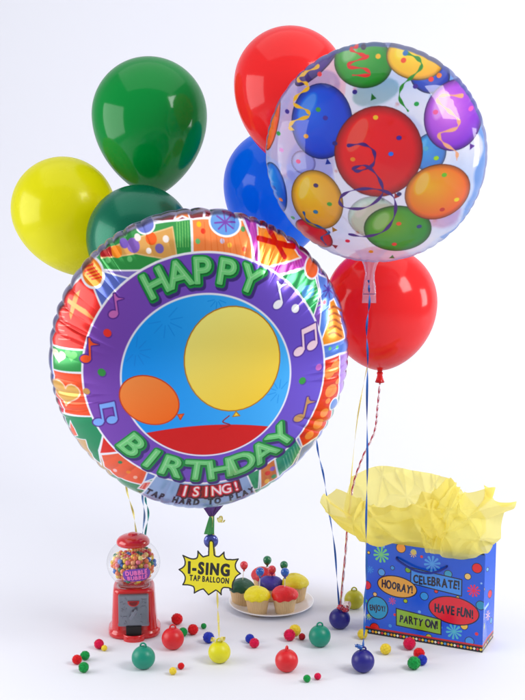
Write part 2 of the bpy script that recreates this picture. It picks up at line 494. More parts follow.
def paint_foil(P):
    p = Painter(P, (150, 150, 205), 0.8)
    WH = (240, 238, 246); LN = (1.5, WH)
    r = np.hypot(P[:, 0], P[:, 1]); th = np.degrees(np.arctan2(P[:, 1], P[:, 0])) % 360
    # patches round the rim, each seen in the photograph
    def patch(col, *pts, line=LN, stripes=None):
        q = []
        for x, y in FP(*pts):
            k = math.hypot(x, y)
            if k < 128: x, y = x * 113 / k, y * 113 / k      # runs on under the ring
            q.append((x, y))
        p.poly(q, col, line=line)
    for a0, a1, col in ((0, 20, (168, 128, 208)), (20, 48, (120, 80, 170)), (48, 62, (160, 90, 60)), (62, 88, (60, 110, 70)), (88, 100, (120, 30, 40)), (100, 118, (110, 20, 30)), (118, 140, (128, 112, 190)),
                        (140, 156, (140, 175, 190)), (156, 178, (150, 145, 212)), (178, 196, (110, 130, 212)), (196, 204, (60, 150, 90)), (204, 214, (200, 60, 80)), (214, 232, (190, 160, 110)), (232, 246, (70, 140, 100)),
                        (246, 262, (205, 90, 90)), (262, 286, (150, 170, 205)), (286, 300, (80, 150, 120)), (300, 330, (130, 140, 205)), (330, 345, (90, 150, 130)), (345, 360, (168, 128, 208))):
        m = (th >= a0) & (th < a1); p.C[m, :3] = col
    # rim print at the top
    patch((118, 18, 30), (150, 224), (157, 214), (170, 212), (204, 210), (203, 225), (175, 227))
    st = [(183 + (13 if k % 2 == 0 else 6) * math.sin(k * math.pi / 5), 217 - (11 if k % 2 == 0 else 5) * math.cos(k * math.pi / 5)) for k in range(10)]
    patch((238, 120, 60), *st)
    patch((135, 30, 40), (205, 210), (217, 212), (219, 222), (204, 224))
    patch((95, 90, 50), (219, 212), (239, 218), (242, 227), (222, 224))
    # green present with a party horn
    patch((58, 142, 74), (104, 239), (120, 234), (140, 230), (165, 227), (191, 225), (191, 254), (170, 257), (150, 262), (108, 272), (96, 262))
    patch((212, 160, 96), (105, 252), (140, 242), (174, 233), (176, 255), (140, 258), (106, 260), line=(1.2, (225, 190, 140)))
    for x, y, rr, c in ((154, 244, 5.2, (236, 100, 40)), (137, 250, 6, (130, 95, 180)), (128, 247, 4, (110, 80, 170)), (121, 255, 5, (238, 140, 60)), (162, 254, 4, (120, 100, 170)), (168, 245, 3, (235, 225, 220)), (141, 242, 3, (235, 225, 220)), (152, 256, 2.5, (240, 230, 225))):
        a, b = F(x, y); p.ell(a, b, rr, rr, c)
    patch((170, 30, 34), (104, 253), (115, 249), (117, 259), (105, 259), line=None)
    for x, y in ((112, 241), (128, 236), (134, 263), (113, 263)):
        a, b = F(x, y); p.ell(a, b, 2.4, 2.4, (110, 190, 120))
    a, b = F(147.6, 229); p.ell(a, b, 9, 6.5, (112, 122, 200), rot=15, line=LN)
    for k in range(5): p.stroke(FP((178 + k * 2.6, 228), (179 + k * 2.5, 253)), 0.9, (120, 190, 110))
    # orange present with the blue oval
    patch((236, 136, 84), (192, 225), (215, 224), (241, 226), (248, 245), (254, 264), (235, 257), (192, 254))
    for x, y, c in ((199, 231, (245, 190, 60)), (203, 238, (220, 60, 40)), (198, 248, (120, 190, 120)), (221, 248, (200, 190, 220)), (241, 236, (90, 150, 90)), (242, 256, (225, 70, 50)), (228, 252, (244, 190, 90))):
        a, b = F(x, y); p.ell(a, b, 2.2, 2.2, c)
    for k in range(7): p.stroke(FP((204 + 5 * k, 229), (205 + 6 * k, 256 + k)), 0.6, (214, 100, 50), a=.7)
    a, b = F(224, 229); p.ell(a, b, 15, 11, (104, 150, 212), rot=-5, line=(1.8, WH))
    for k in range(4):
        an = k * math.pi / 4; p.stroke([(a + 10 * math.cos(an), b + 7 * math.sin(an)), (a - 10 * math.cos(an), b - 7 * math.sin(an))], 1.3, (112, 60, 160))
    # magenta present
    patch((176, 66, 164), (241, 220), (258, 224), (272, 229), (293, 243), (306, 262), (300, 273), (274, 272), (256, 264), (248, 243))
    for k in range(16): p.stroke(FP((250 + k * 3.1, 222 + k * 2.0), (256 + k * 3, 264 + k * .7)), 0.7, (208, 110, 190), a=.8)
    patch((243, 146, 70), (255, 231), (279, 236), (298, 263), (261, 260), line=(1.6, WH))
    p.stroke(FP((265, 231), (281, 263)), 4.5, (196, 26, 34)); p.stroke(FP((256, 245), (291, 252)), 4.5, (196, 26, 34))
    p.stroke(smooth2(FP((267, 233), (259, 226), (266, 225), (268, 233), (277, 229), (278, 235), (268, 234)), 6), 2.2, (170, 24, 60))
    # green patch, orange dot, blue slice patch
    patch((62, 156, 96), (276, 272), (300, 274), (312, 282), (316, 300), (319, 318), (306, 300), (292, 283))
    a, b = F(304, 297); p.ell(a, b, 7, 6, (90, 150, 205))
    for k in range(7): p.stroke(FP((303 + k * 2.1, 296 + 3.0 * k), (313 + k * .8, 291 + 3.6 * k)), 0.9, (150, 210, 160))
    patch((92, 128, 208), (314, 278), (327, 282), (338, 300), (345, 320), (351, 353), (338, 357), (324, 361), (322, 340), (318, 310))
    patch((236, 150, 66), (327, 306), (332, 303), (339, 322), (344, 342), (326, 345), (325, 325), line=(1.5, WH))
    for k in range(5): p.stroke(smooth2(FP((326, 314 + 6 * k), (332, 311 + 6.4 * k), (341, 315 + 6.5 * k)), 4), [2.2] * 4 + [1.8] * 4 + [.6], (170, 84, 30))
    for k in range(4):
        an = k * math.pi / 4; a, b = F(326, 294); p.stroke([(a + 7 * math.cos(an), b + 7 * math.sin(an)), (a - 7 * math.cos(an), b - 7 * math.sin(an))], 1.1, (80, 50, 150))
    for x, y, c in ((321, 307, (210, 60, 70)), (341, 303, (60, 150, 120)), (335, 351, (110, 200, 120)), (327, 352, (110, 190, 130))):
        a, b = F(x, y); p.ell(a, b, 1.8, 1.8, c)
    a, b = F(308.7, 273); p.ell(a, b, 8, 9, (236, 110, 64), line=(1.8, WH))
    # red patch with orange dots
    patch((216, 62, 34), (324, 362), (338, 358), (340, 380), (338, 401), (331, 424), (318, 440), (302, 449), (304, 438), (313, 418), (321, 394))
    for x, y, rr in ((334, 370, 6), (327, 376, 6), (330, 394, 7), (327, 404, 3), (324, 416, 5), (318, 427, 6), (309, 438, 5), (337, 385, 3)):
        a, b = F(x, y); p.ell(a, b, rr, rr, (244, 146, 84))
    patch((176, 138, 214), (338, 358), (350, 354), (351, 372), (346, 395), (339, 402))
    a, b = F(334.4, 408); p.ell(a, b, 5.5, 7, (110, 146, 210), line=LN)
    # lower right
    patch((130, 150, 208), (301, 450), (318, 441), (310, 458), (296, 466))
    patch((60, 152, 120), (299, 441), (301, 451), (292, 467), (278, 478), (279, 462))
    for k in range(6): p.stroke(FP((283 + 2.5 * k, 460 - 2.8 * k), (286 + 2.6 * k, 471 - 3 * k)), 0.8, (130, 200, 165))
    patch((214, 128, 78), (262, 468), (278, 461), (277, 478), (259, 487))
    for x, y, c in ((267, 474, (226, 70, 60)), (272, 470, (150, 110, 190)), (266, 481, (244, 190, 90)), (273, 477, (90, 160, 110))):
        a, b = F(x, y); p.ell(a, b, 2.8, 2.8, c)
    patch((62, 150, 104), (245, 475), (262, 468), (257, 487), (247, 488))
    # left side
    patch((140, 182, 190), (105, 239), (96, 262), (84, 272), (78, 270), (90, 252))
    patch((142, 150, 214), (78, 270), (86, 272), (66, 285), (64, 290), (70, 280))
    patch((96, 112, 192), (108, 273), (131, 270), (113, 288), (100, 305), (97, 302), (99, 288))
    patch((224, 58, 54), (88, 276), (66, 284), (60, 305), (56, 335), (57, 341), (83, 343), (90, 322), (97, 303), (99, 288))
    for k in range(9): p.stroke(FP((64, 300 + 4.5 * k), (70 + (k % 3) * 3, 302 + 4.4 * k)), 0.8, (246, 140, 130))
    patch((222, 130, 80), (80, 293), (86, 290), (82, 305), (77, 318), (75, 312), line=None); patch((226, 140, 90), (74, 297), (92, 309), (91, 313), (73, 301), line=None)
    a, b = F(97.4, 274); p.ell(a, b, 11, 12.5, (238, 140, 66), line=(2.2, WH))
    for k in range(5): p.stroke([(a - 9 + 2.2 * k, b - 3 - 1.6 * k + 4), (a + 1 + 2.0 * k, b + 1 - 2.3 * k + 6)], 1.3, (216, 58, 40))
    patch((66, 154, 86), (56, 341), (83, 343), (80, 366), (57, 365))
    def heart(cx, cy, s, col, line=None):
        q = [(cx + s * (16 * math.sin(t) ** 3) / 16, cy + s * (13 * math.cos(t) - 5 * math.cos(2 * t) - 2 * math.cos(3 * t) - math.cos(4 * t)) / 16) for t in np.linspace(0, 2 * math.pi, 30, endpoint=False)]
        p.poly(q, col, line=line)
    heart(*F(64, 352), 7, (246, 244, 214)); heart(*F(77, 352), 6, (120, 200, 120))
    patch((230, 88, 56), (57, 365), (80, 367), (83, 390), (91, 413), (64, 407), (58, 390))
    heart(*F(70, 388), 14, (216, 168, 92), line=(1.4, (240, 200, 170)))
    a, b = F(58, 402); p.ell(a, b, 6, 11, (214, 66, 88), rot=10, line=LN)
    patch((44, 136, 92), (64, 408), (91, 413), (97, 428), (101, 446), (103, 461), (88, 446), (72, 427))
    patch((232, 98, 60), (65, 419), (71, 424), (73, 416), (80, 431), (72, 432), line=(1, WH))
    patch((206, 168, 118), (73, 432), (88, 435), (90, 443), (97, 457), (86, 448), line=(1, WH))
    patch((214, 50, 44), (96.5, 428), (118, 451), (101.5, 449))
    patch((232, 100, 70), (103, 450), (118, 452), (146, 470), (144, 480), (120, 473), (106, 462))
    for x, y, c in ((122, 458, (60, 130, 80)), (117, 466, (244, 190, 190)), (130, 468, (244, 140, 60)), (137, 473, (244, 180, 160))):
        a, b = F(x, y); p.ell(a, b, 2, 2, c)
    patch((104, 122, 192), (146, 469), (178, 481), (160, 481), (145, 478))
    patch((216, 92, 84), (145, 478), (178, 482), (168, 489), (140, 483))
    for k in range(8): p.stroke(FP((146 + 3.6 * k, 479 + .4 * k), (143 + 3.8 * k, 484 + .6 * k)), 0.8, (246, 190, 180))
    # seam band, with the rim's dark reflections painted into its colour
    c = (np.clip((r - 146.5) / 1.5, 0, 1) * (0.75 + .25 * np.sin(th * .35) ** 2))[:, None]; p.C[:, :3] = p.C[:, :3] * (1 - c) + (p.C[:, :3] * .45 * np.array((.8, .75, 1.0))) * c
    def sector(a0, a1, r0, r1, n=14):
        A = [R_(a0 + (a1 - a0) * k / n) for k in range(n + 1)]
        return [(r0 * math.cos(a), r0 * math.sin(a)) for a in A] + [(r1 * math.cos(a), r1 * math.sin(a)) for a in A[::-1]]
    p.poly(sector(246, 291, 115, 158), (150, 172, 210), line=LN)
    p.poly(sector(258.5, 286.5, 120.3, 132.8), (150, 30, 44), line=(1.0, (60, 30, 60)))
    q = text_arc('II', 126.3, 261.5, 300, 10.0, top=False, sx=1.1)[:1] + text_arc('SING!', 126.3, 266.5, 284.5, 9.2, top=False, sx=1.05)
    p.letters(q, [(0.26, (70, 10, 26), (0.06, -0.1)), (0.16, (214, 44, 60), (0, 0)), (0.03, (250, 236, 240), (0, 0))])
    q = text_arc('TAP HARD TO PLAY', 137.2, 247.5, 290, 6.0, top=False, sx=0.85)
    p.letters(q, [(0.09, (34, 34, 54), (0, 0))])
    # purple ring and the blue disc
    rr = r; aa = 0.8
    def disc(rad, colfn, x0=0, y0=0):
        d = np.hypot(P[:, 0] - x0, P[:, 1] - y0) - rad; c = np.clip(0.5 - d / aa, 0, 1)[:, None]
        p.C[:, :3] = p.C[:, :3] * (1 - c) + colfn() * c
    RO, RI = 117.0, 81.0
    disc(RO + 1.2, lambda: np.array(WH))
    gx = np.clip(P[:, 0] / RO, -1, 1)[:, None] * 0.5 + 0.5
    disc(RO - 0.8, lambda: np.array((120, 72, 166)) * (1 - gx) + np.array((106, 86, 196)) * gx)
    disc(RI + 1.0, lambda: np.array(WH))
    disc(RI - 0.8, lambda: np.array((38, 142, 232)) * (1 - gx) + np.array((96, 184, 242)) * gx)
    # fine star bursts in the blue
    for (x, y, s) in ((168, 322, 16), (140, 350, 14), (138, 386, 12), (276, 392, 12), (216, 303, 9)):
        a, b = F(x, y)
        for k in range(10):
            an = 2 * math.pi * k / 10 + .2
            u = [(a + t * math.cos(an), b + t * math.sin(an)) for t in (s * .3, s)]
            if max(math.hypot(*v) for v in u) < RI - 2: p.stroke(u, 0.7, (30, 120, 205), a=.55)
    # red ground across the foot of the disc
    cut = F(205, 425)[1]
    d = np.maximum(r - (RI - 0.8), P[:, 1] - (cut + 3 - 0.0022 * (P[:, 0] - 6) ** 2)); c = np.clip(0.5 - d / aa, 0, 1)[:, None]
    p.C[:, :3] = p.C[:, :3] * (1 - c) + np.array((206, 22, 26)) * c
    # plain printed balloons in the middle of the disc
    def pb(cx, cy, rx, ry, col, hi, edge, rot):
        def g(Q, d, base):
            t = np.clip(((Q[:, 0] - cx) * 0.5 - (Q[:, 1] - cy) * 0.85) / max(rx, ry) * 0.5 + 0.45, 0, 1)[:, None]
            return base * t + np.asarray(hi, dtype=np.float64) * (1 - t)
        an = R_(rot - 90); kx, ky = cx + (ry + 2) * math.cos(an), cy + (ry + 2) * math.sin(an)
        ux, uy = -math.sin(an), math.cos(an); vx, vy = math.cos(an), math.sin(an)
        p.poly([(kx - 1 * vx, ky - 1 * vy), (kx + 4 * vx + 3.5 * ux, ky + 4 * vy + 3.5 * uy), (kx + 4 * vx - 3.5 * ux, ky + 4 * vy - 3.5 * uy)], col, line=(0.9, edge))
        p.ell(cx, cy, rx, ry, col, rot=rot, grad=g, line=(1.1, edge))
    a, b = F(152, 397); pb(a, b, 24, 29, (242, 110, 50), (250, 146, 84), (190, 60, 20), 62)
    a, b = F(231, 361)
    pb(a, b, 46, 51, (246, 206, 84), (254, 236, 140), (170, 110, 30), 4)
    p.stroke(smooth2([(a - 3, b - 56), (a - 9, b - 62), (a - 2, b - 66), (a - 12, b - 70)], 8), 1.1, (150, 20, 24))
    # notes and dots on the ring
    for x, y, rr_, c in ((113, 332, 3.8, (232, 66, 60)), (107, 369, 3.8, (64, 146, 74)), (91.5, 387, 3.4, (196, 150, 90)), (291, 313, 4, (246, 246, 250)), (315.5, 370, 3.4, (196, 110, 190)), (299, 382.5, 3.6, (64, 150, 74))):
        a, b = F(x, y); p.ell(a + .8, b - 1, rr_, rr_, (70, 40, 120), a=.6); p.ell(a, b, rr_, rr_, c)
    note(p, *F(119.5, 306), 15, (196, 110, 180), edge=(84, 44, 130), tilt=4)
    note(p, *F(93.5, 347), 17, (236, 92, 56), edge=(84, 44, 130), tilt=-2)
    note(p, *F(109, 409), 18, (130, 170, 236), edge=(84, 44, 130), double=True, tilt=10)
    note(p, *F(274, 299), 17, (244, 244, 250), edge=(90, 70, 160), tilt=8)
    note(p, *F(302, 343), 19, (244, 214, 226), edge=(90, 60, 150), double=True, tilt=6)
    note(p, *F(301, 410), 19, (190, 146, 96), edge=(84, 54, 140), tilt=-12)
    # the greeting
    G1, G2, G3 = (20, 92, 44), (40, 136, 66), (120, 200, 128)
    q = text_arc('HAPPY', 101.0, 117.5, 65.0, 21.5, top=True, sx=1.08)
    passes = [(0.2, (62, 44, 112), (0.07, -0.09)), (0.155, G2, (0, 0)), (0.075, G1, (0, 0)), (0.055, G3, (-0.02, 0.03)), (-0.055, (158, 218, 160), (-0.035, 0.045))]
    p.letters(q, passes)
    q = text_arc('BIRTHDAY', 100.6, 225.5, 318, 22.8, top=False, sx=1.14)
    p.letters(q, passes)
    return p.done()

def crimp(th, n, seed):
    r_ = np.random.RandomState(seed)
    ph = th + 0.05 * np.sin(5 * th + r_.rand() * 6) + 0.03 * np.sin(11 * th + r_.rand() * 6)
    a = np.abs(np.sin(ph * n / 2)) ** 0.8
    amp = 0.65 + 0.35 * np.sin(3 * th + r_.rand() * 6) * np.sin(7 * th + r_.rand() * 6)
    return (1 - a) * amp          # 1 in the valleys of the crimped seam

def face_to_camera(p, tx, ty):
    """rotation of a disc whose +Z local normal looks at the camera, then turned by tx down and ty to the right"""
    n = (CAM - p).normalized(); x = UP.cross(n).normalized(); y = n.cross(x)
    B = Matrix((x, y, n)).transposed()
    return (B @ Matrix.Rotation(R_(tx), 3, 'X') @ Matrix.Rotation(R_(ty), 3, 'Y')).to_4x4()

def smooth01(x):
    x = np.clip(x, 0, 1); return x * x * (3 - 2 * x)
def foil_disc(P0, name, R_px, H_px, Hb_px, nring, nth, ncr, seed, mat, parent, painter, painter_back, sc_m, prof, wr=1.0, reach=0.30, pull=0.0):
    # rings denser towards the seam
    t = np.linspace(0, 1, nring); rr = np.sin(t * math.pi / 2) ** 0.92; rr[0] = 0
    th = np.linspace(0, 2 * np.pi, nth, endpoint=False)
    cr = crimp(th, ncr, seed)
    r_ = np.random.RandomState(seed + 5)
    slow = 0.5 + 0.5 * np.sin(th * 9 + 3 * np.sin(th * 2 + 1)) 
    def side(sgn, Hs, rings):
        Rg, Tg = np.meshgrid(rr[rings], th, indexing='ij'); Cg = np.broadcast_to(cr, Rg.shape); Sg = np.broadcast_to(slow, Rg.shape)
        fall = np.clip((Rg - (1 - reach * (0.55 + 0.45 * Sg))) / reach, 0, 1) ** 1.5
        Z = prof(Rg, Hs)
        g = np.exp(-((np.degrees(Tg) - 270) / 34.0) ** 2) * (pull > 0)        # the film is drawn out towards its neck
        Cg = Cg * (1 - .75 * g)
        edge = np.clip((Rg - 0.86) / 0.14, 0, 1)
        Z = Z - wr * fall * Cg * (0.075 * Hs) * (1.25 - edge) - 0.0
        rad = Rg * R_px * (1 - wr * 0.022 * Cg * edge ** 2) * (1 + pull * g * smooth01((Rg - .76) / .24))
        return rad * np.cos(Tg), rad * np.sin(Tg), sgn * Z, Rg * R_px * np.cos(Tg), Rg * R_px * np.sin(Tg)
    X, Y, Z, U, W = side(1, H_px, np.arange(1, nring))
    nb = max(40, nring // 5); kb = np.unique(np.linspace(1, nring - 2, nb).astype(int))
    X2, Y2, Z2, U2, W2 = side(-1, Hb_px, kb[::-1])
    V = np.concatenate([[[0, 0, prof(np.array(0.0), H_px)]], np.stack([X.ravel(), Y.ravel(), Z.ravel()], 1), np.stack([X2.ravel(), Y2.ravel(), Z2.ravel()], 1), [[0, 0, -prof(np.array(0.0), Hb_px)]]])
    UV = np.concatenate([[[0, 0]], np.stack([U.ravel(), W.ravel()], 1)])
    UVb = np.concatenate([np.stack([U2.ravel(), W2.ravel()], 1), [[0, 0]]])
    rows = (nring - 1) + len(kb)
    i = 1 + np.arange(rows - 1)[:, None] * nth + np.arange(nth)[None, :]
    j = 1 + np.arange(rows - 1)[:, None] * nth + ((np.arange(nth) + 1) % nth)[None, :]
    quads = np.stack([i, i + nth, j + nth, j], -1).reshape(-1, 4)
    k = np.arange(nth); k2 = (k + 1) % nth
    last = len(V) - 1; b0 = 1 + (rows - 1) * nth
    tris = np.concatenate([np.stack([np.zeros(nth, int), 1 + k, 1 + k2], 1), np.stack([np.full(nth, last), b0 + k2, b0 + k], 1)])
    col = np.concatenate([painter(UV), painter_back(UVb)])
    return big_mesh(name, V * sc_m, quads, tris, mat, parent, col)

fc = at_y(FCX, FCY, -0.20); fs = scale_at(fc)
foil = empty('foil_balloon', fc); foil.matrix_world = Matrix.Translation(fc) @ face_to_camera(fc, F_TX, F_TY)
tag(foil, 'large round printed foil balloon reading HAPPY BIRTHDAY on a purple ring', 'balloon')
M_foil = plain('printed_foil', (255, 255, 255), rough=0.2, metal=0.4, coat=0.12, coat_rough=0.05, spec=0.35, attr=True)
def foil_prof(R, Hs): return Hs * np.clip(1 - np.clip(R, 0, 1) ** 2.1, 0, 1) ** 0.52
def back_plain(c):
    def f(P):
        o = np.empty((len(P), 4), dtype=np.float32); o[:, :3] = lin(c); o[:, 3] = 1; return o
    return f
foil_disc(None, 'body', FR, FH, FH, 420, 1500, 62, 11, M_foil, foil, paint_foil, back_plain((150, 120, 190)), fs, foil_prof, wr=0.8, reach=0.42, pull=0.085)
bpy.context.view_layer.update()

# the foil's gathered neck, hanging straight from its lower seam
M_purple = plain('purple_foil', (74, 30, 104), rough=0.18, metal=0.7, coat=0.4, noise=0.25, nscale=60)
M_silver = plain('silver_film', (196, 196, 214), rough=0.2, metal=0.7, noise=0.2, nscale=80)
def gathered(name, top, bot, w0, w1, mat, parent, d0=0.02, d1=0.008, folds=9, seg=72, rows=16):
    V = []; F_ = []
    for i in range(rows + 1):
        t = i / rows; c = Vector(top).lerp(Vector(bot), t); w_ = w0 + (w1 - w0) * t ** 0.75; dd = d0 + (d1 - d0) * t
        for k in range(seg):
            a = 2 * math.pi * k / seg; f = 1 + (0.10 + 0.14 * t) * math.sin(folds * a + 1.3 * t)
            V.append((c.x + w_ / 2 * math.cos(a) * f, c.y + dd / 2 * math.sin(a) * f, c.z))
    for i in range(rows):
        for k in range(seg):
            k2 = (k + 1) % seg; F_.append((i * seg + k, i * seg + k2, (i + 1) * seg + k2, (i + 1) * seg + k))
    F_.append(tuple(range(seg))[::-1]); F_.append(tuple(rows * seg + k for k in range(seg)))
    o = mesh_obj(name, V, F_, mat)
    if parent is not None:
        o.parent = parent; o.matrix_parent_inverse = parent.matrix_world.inverted()
    return o
Yn = -0.165
gathered('neck', at_y(213, 496.5, Yn), at_y(211.5, 516, Yn), 0.072, 0.009, M_purple, foil, d0=0.03)
M_greenfilm = plain('green_film', (60, 140, 70), rough=0.2, metal=0.3, noise=0.2, nscale=50)
M_bluefilm = plain('blue_film', (70, 80, 165), rough=0.18, metal=0.4, coat=0.5, noise=0.35, nscale=35)
gathered('tail', at_y(212, 515, Yn), at_y(209, 534, Yn), 0.008, 0.016, M_greenfilm, foil, d0=0.006, d1=0.008, folds=4)
kp = at_y(211, 541, Yn + 0.004)
prof = [(0, 0.0095)] + [(0.0142 * math.sin(math.pi * k / 12) ** 0.8, 0.0095 * math.cos(math.pi * k / 12)) for k in range(1, 12)] + [(0, -0.0095)]
V, F_ = lathe_vf(prof, 40)
V = [Vector((v[0], v[2], v[1])) + kp for v in V]
o = mesh_obj('sound_disc', V, F_, M_bluefilm); o.parent = foil; o.matrix_parent_inverse = foil.matrix_world.inverted()

# ------------------------------------------------------------------ the clear printed balloon
CCX, CCY, CR, CH = 375.5, 154.5, 110.5, 70.0
C_TX, C_TY = 12.0, -3.0
cc = at_y(CCX, CCY, -0.17); cs = scale_at(cc)
clear = empty('clear_balloon', cc); clear.matrix_world = Matrix.Translation(cc) @ face_to_camera(cc, C_TX, C_TY)
tag(clear, 'see-through round balloon printed with many coloured balloons and streamers', 'balloon')
def clear_prof(R, Hs): return Hs * np.clip(1 - np.clip(R, 0, 1) ** 2.0, 0, 1) ** 0.5
def C(px, py):
    z = 40.0; x = y = 0
    for _ in range(25):
        x = (px - CCX - math.sin(R_(C_TY)) * z) / math.cos(R_(C_TY)); y = (CCY - py + math.sin(R_(C_TX)) * z) / math.cos(R_(C_TX))
        r = math.hypot(x, y) / CR
        if r > 0.99: x, y = x / r * .99, y / r * .99; r = .99
        z = .5 * z + .5 * float(clear_prof(np.array(r), CH))
    return x, y
def print_balloon(p, px, py, rx, ry, col, hi, rot=0, cover=0.97, knot=None, fn=C, edge=None):
    cx, cy = fn(px, py)
    col = np.asarray(col, dtype=np.float64); edge = col * 0.45 if edge is None else edge
    if knot is not None:
        an = R_(knot); kx, ky = cx + (max(rx, ry) * .98) * math.cos(an), cy + (max(rx, ry) * .98) * math.sin(an)
        ux, uy = -math.sin(an), math.cos(an); vx, vy = math.cos(an), math.sin(an)
        p.poly([(kx, ky), (kx + 6 * vx + 3 * ux, ky + 6 * vy + 3 * uy), (kx + 6 * vx - 3 * ux, ky + 6 * vy - 3 * uy)], col * .7, cover=cover)
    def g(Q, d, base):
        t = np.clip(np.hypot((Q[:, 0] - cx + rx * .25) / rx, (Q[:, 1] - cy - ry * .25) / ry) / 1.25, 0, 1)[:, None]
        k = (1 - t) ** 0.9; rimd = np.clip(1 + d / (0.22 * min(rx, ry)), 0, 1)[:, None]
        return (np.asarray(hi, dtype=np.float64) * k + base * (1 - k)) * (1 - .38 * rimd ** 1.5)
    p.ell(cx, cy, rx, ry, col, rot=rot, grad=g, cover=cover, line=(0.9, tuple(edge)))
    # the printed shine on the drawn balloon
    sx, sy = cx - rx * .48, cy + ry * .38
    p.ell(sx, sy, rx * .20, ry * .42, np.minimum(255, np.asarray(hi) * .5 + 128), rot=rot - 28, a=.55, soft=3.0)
def confetti(p, n, seed, R, cover=0.95):
    rr = random.Random(seed); cols = [(30, 50, 150), (220, 50, 60), (60, 150, 80), (240, 190, 60), (60, 20, 90), (60, 150, 210), (230, 120, 70)]
    for _ in range(n):
        a = rr.uniform(0, 2 * math.pi); q = R * math.sqrt(rr.uniform(0.01, 0.86)); s = rr.uniform(1.5, 2.3)
        p.ell(q * math.cos(a), q * math.sin(a), s, s * .85, rr.choice(cols), cover=cover)
def swirl(p, pts, w, col, fn=C, cover=0.97):
    w = w * 1.08; q = smooth2([fn(*t) for t in pts], 8); n = len(q)
    ww = [w * (0.62 + 0.38 * math.cos(6.0 * i / 8)) for i in range(n)]
    p.stroke(q, ww, col, cover=cover)
def paint_clear(P):
    p = Painter(P, (222, 230, 252), 0.8, alpha=0.34); p.sat = 1.32
    # blue seam border, with bluish shading and reflections painted into the film colour
    r = np.hypot(P[:, 0], P[:, 1]); th = np.degrees(np.arctan2(P[:, 1], P[:, 0]))
    for (x, y, rx, ry, cc_) in ((-88, 20, 26, 60, (150, 172, 236)), (-60, -62, 40, 30, (176, 190, 240)), (84, -40, 22, 44, (120, 170, 232)), (30, 84, 50, 18, (140, 180, 236)), (-10, -92, 60, 14, (236, 190, 214)), (10, 40, 30, 20, (190, 206, 246))):
        p.ell(x, y, rx, ry, cc_, a=.8, soft=26, cover=.46)
    wob = 100.5 + 3 * np.sin(np.radians(th) * 7) + 2 * np.sin(np.radians(th) * 16)
    c = np.clip((r - wob) / 3.0, 0, 1) * np.where((th > -50) & (th < 80), 0.9, 0.25)
    c = c[:, None]; p.C[:, :3] = p.C[:, :3] * (1 - c) + np.array((70, 130, 205)) * c; p.C[:, 3] = p.C[:, 3] * (1 - c[:, 0]) + .85 * c[:, 0]
    pb = lambda *a, **k: print_balloon(p, *a, **k)
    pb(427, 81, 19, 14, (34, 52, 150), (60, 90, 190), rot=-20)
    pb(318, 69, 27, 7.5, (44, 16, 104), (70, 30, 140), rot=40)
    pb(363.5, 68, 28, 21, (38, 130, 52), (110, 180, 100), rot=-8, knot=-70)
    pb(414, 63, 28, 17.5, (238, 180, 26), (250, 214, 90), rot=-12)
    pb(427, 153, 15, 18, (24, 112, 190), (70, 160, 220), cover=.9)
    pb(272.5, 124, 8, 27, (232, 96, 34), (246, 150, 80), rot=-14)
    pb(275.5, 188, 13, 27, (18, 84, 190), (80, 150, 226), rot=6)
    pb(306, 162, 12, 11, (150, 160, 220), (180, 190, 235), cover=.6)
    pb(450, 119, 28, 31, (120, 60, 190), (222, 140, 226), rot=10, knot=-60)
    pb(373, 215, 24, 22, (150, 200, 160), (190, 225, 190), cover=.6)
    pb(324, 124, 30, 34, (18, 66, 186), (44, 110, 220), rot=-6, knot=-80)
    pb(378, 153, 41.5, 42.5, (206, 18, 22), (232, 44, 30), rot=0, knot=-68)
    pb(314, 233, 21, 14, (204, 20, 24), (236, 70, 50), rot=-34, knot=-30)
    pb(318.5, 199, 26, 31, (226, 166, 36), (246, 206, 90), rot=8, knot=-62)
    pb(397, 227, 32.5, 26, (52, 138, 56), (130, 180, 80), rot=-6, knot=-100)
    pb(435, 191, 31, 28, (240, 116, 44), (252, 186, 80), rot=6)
    rs = np.hypot(P[:, 0], P[:, 1]); c = (np.clip((rs - 107.6) / 1.0, 0, 1) * .8)[:, None]; p.C[:, :3] = p.C[:, :3] * (1 - c) + np.array((58, 72, 140)) * c; p.C[:, 3] = np.maximum(p.C[:, 3], c[:, 0])
    # streamers
    swirl(p, [(357, 48), (352, 54), (362, 60), (368, 62), (352, 68), (350, 72), (365, 74), (370, 80), (354, 80)], 3.0, (220, 60, 40))
    swirl(p, [(320, 70), (306, 76), (300, 82), (308, 86), (311, 91), (300, 98), (297, 106), (309, 112), (312, 118), (298, 122), (292, 128), (297, 131)], 3.4, (236, 192, 96))
    swirl(p, [(404, 58), (416, 64), (419, 72), (410, 82), (401, 90), (398, 102), (406, 114)], 3.2, (44, 130, 50))
    swirl(p, [(458, 99), (440, 99), (434, 104), (444, 113), (454, 122), (452, 130), (436, 135), (440, 144), (452, 152), (453, 160)], 3.4, (244, 184, 150))
    swirl(p, [(350, 146), (364, 145), (374, 152), (373, 164), (360, 170), (354, 168), (366, 165), (378, 176), (382, 192), (366, 205), (346, 205), (341, 197), (352, 189), (374, 187), (392, 194), (394, 212), (384, 228), (366, 234), (350, 232)], 3.2, (64, 28, 110))
    swirl(p, [(305, 211), (308, 219), (318, 224), (330, 230), (322, 236), (326, 244)], 2.6, (50, 90, 150))
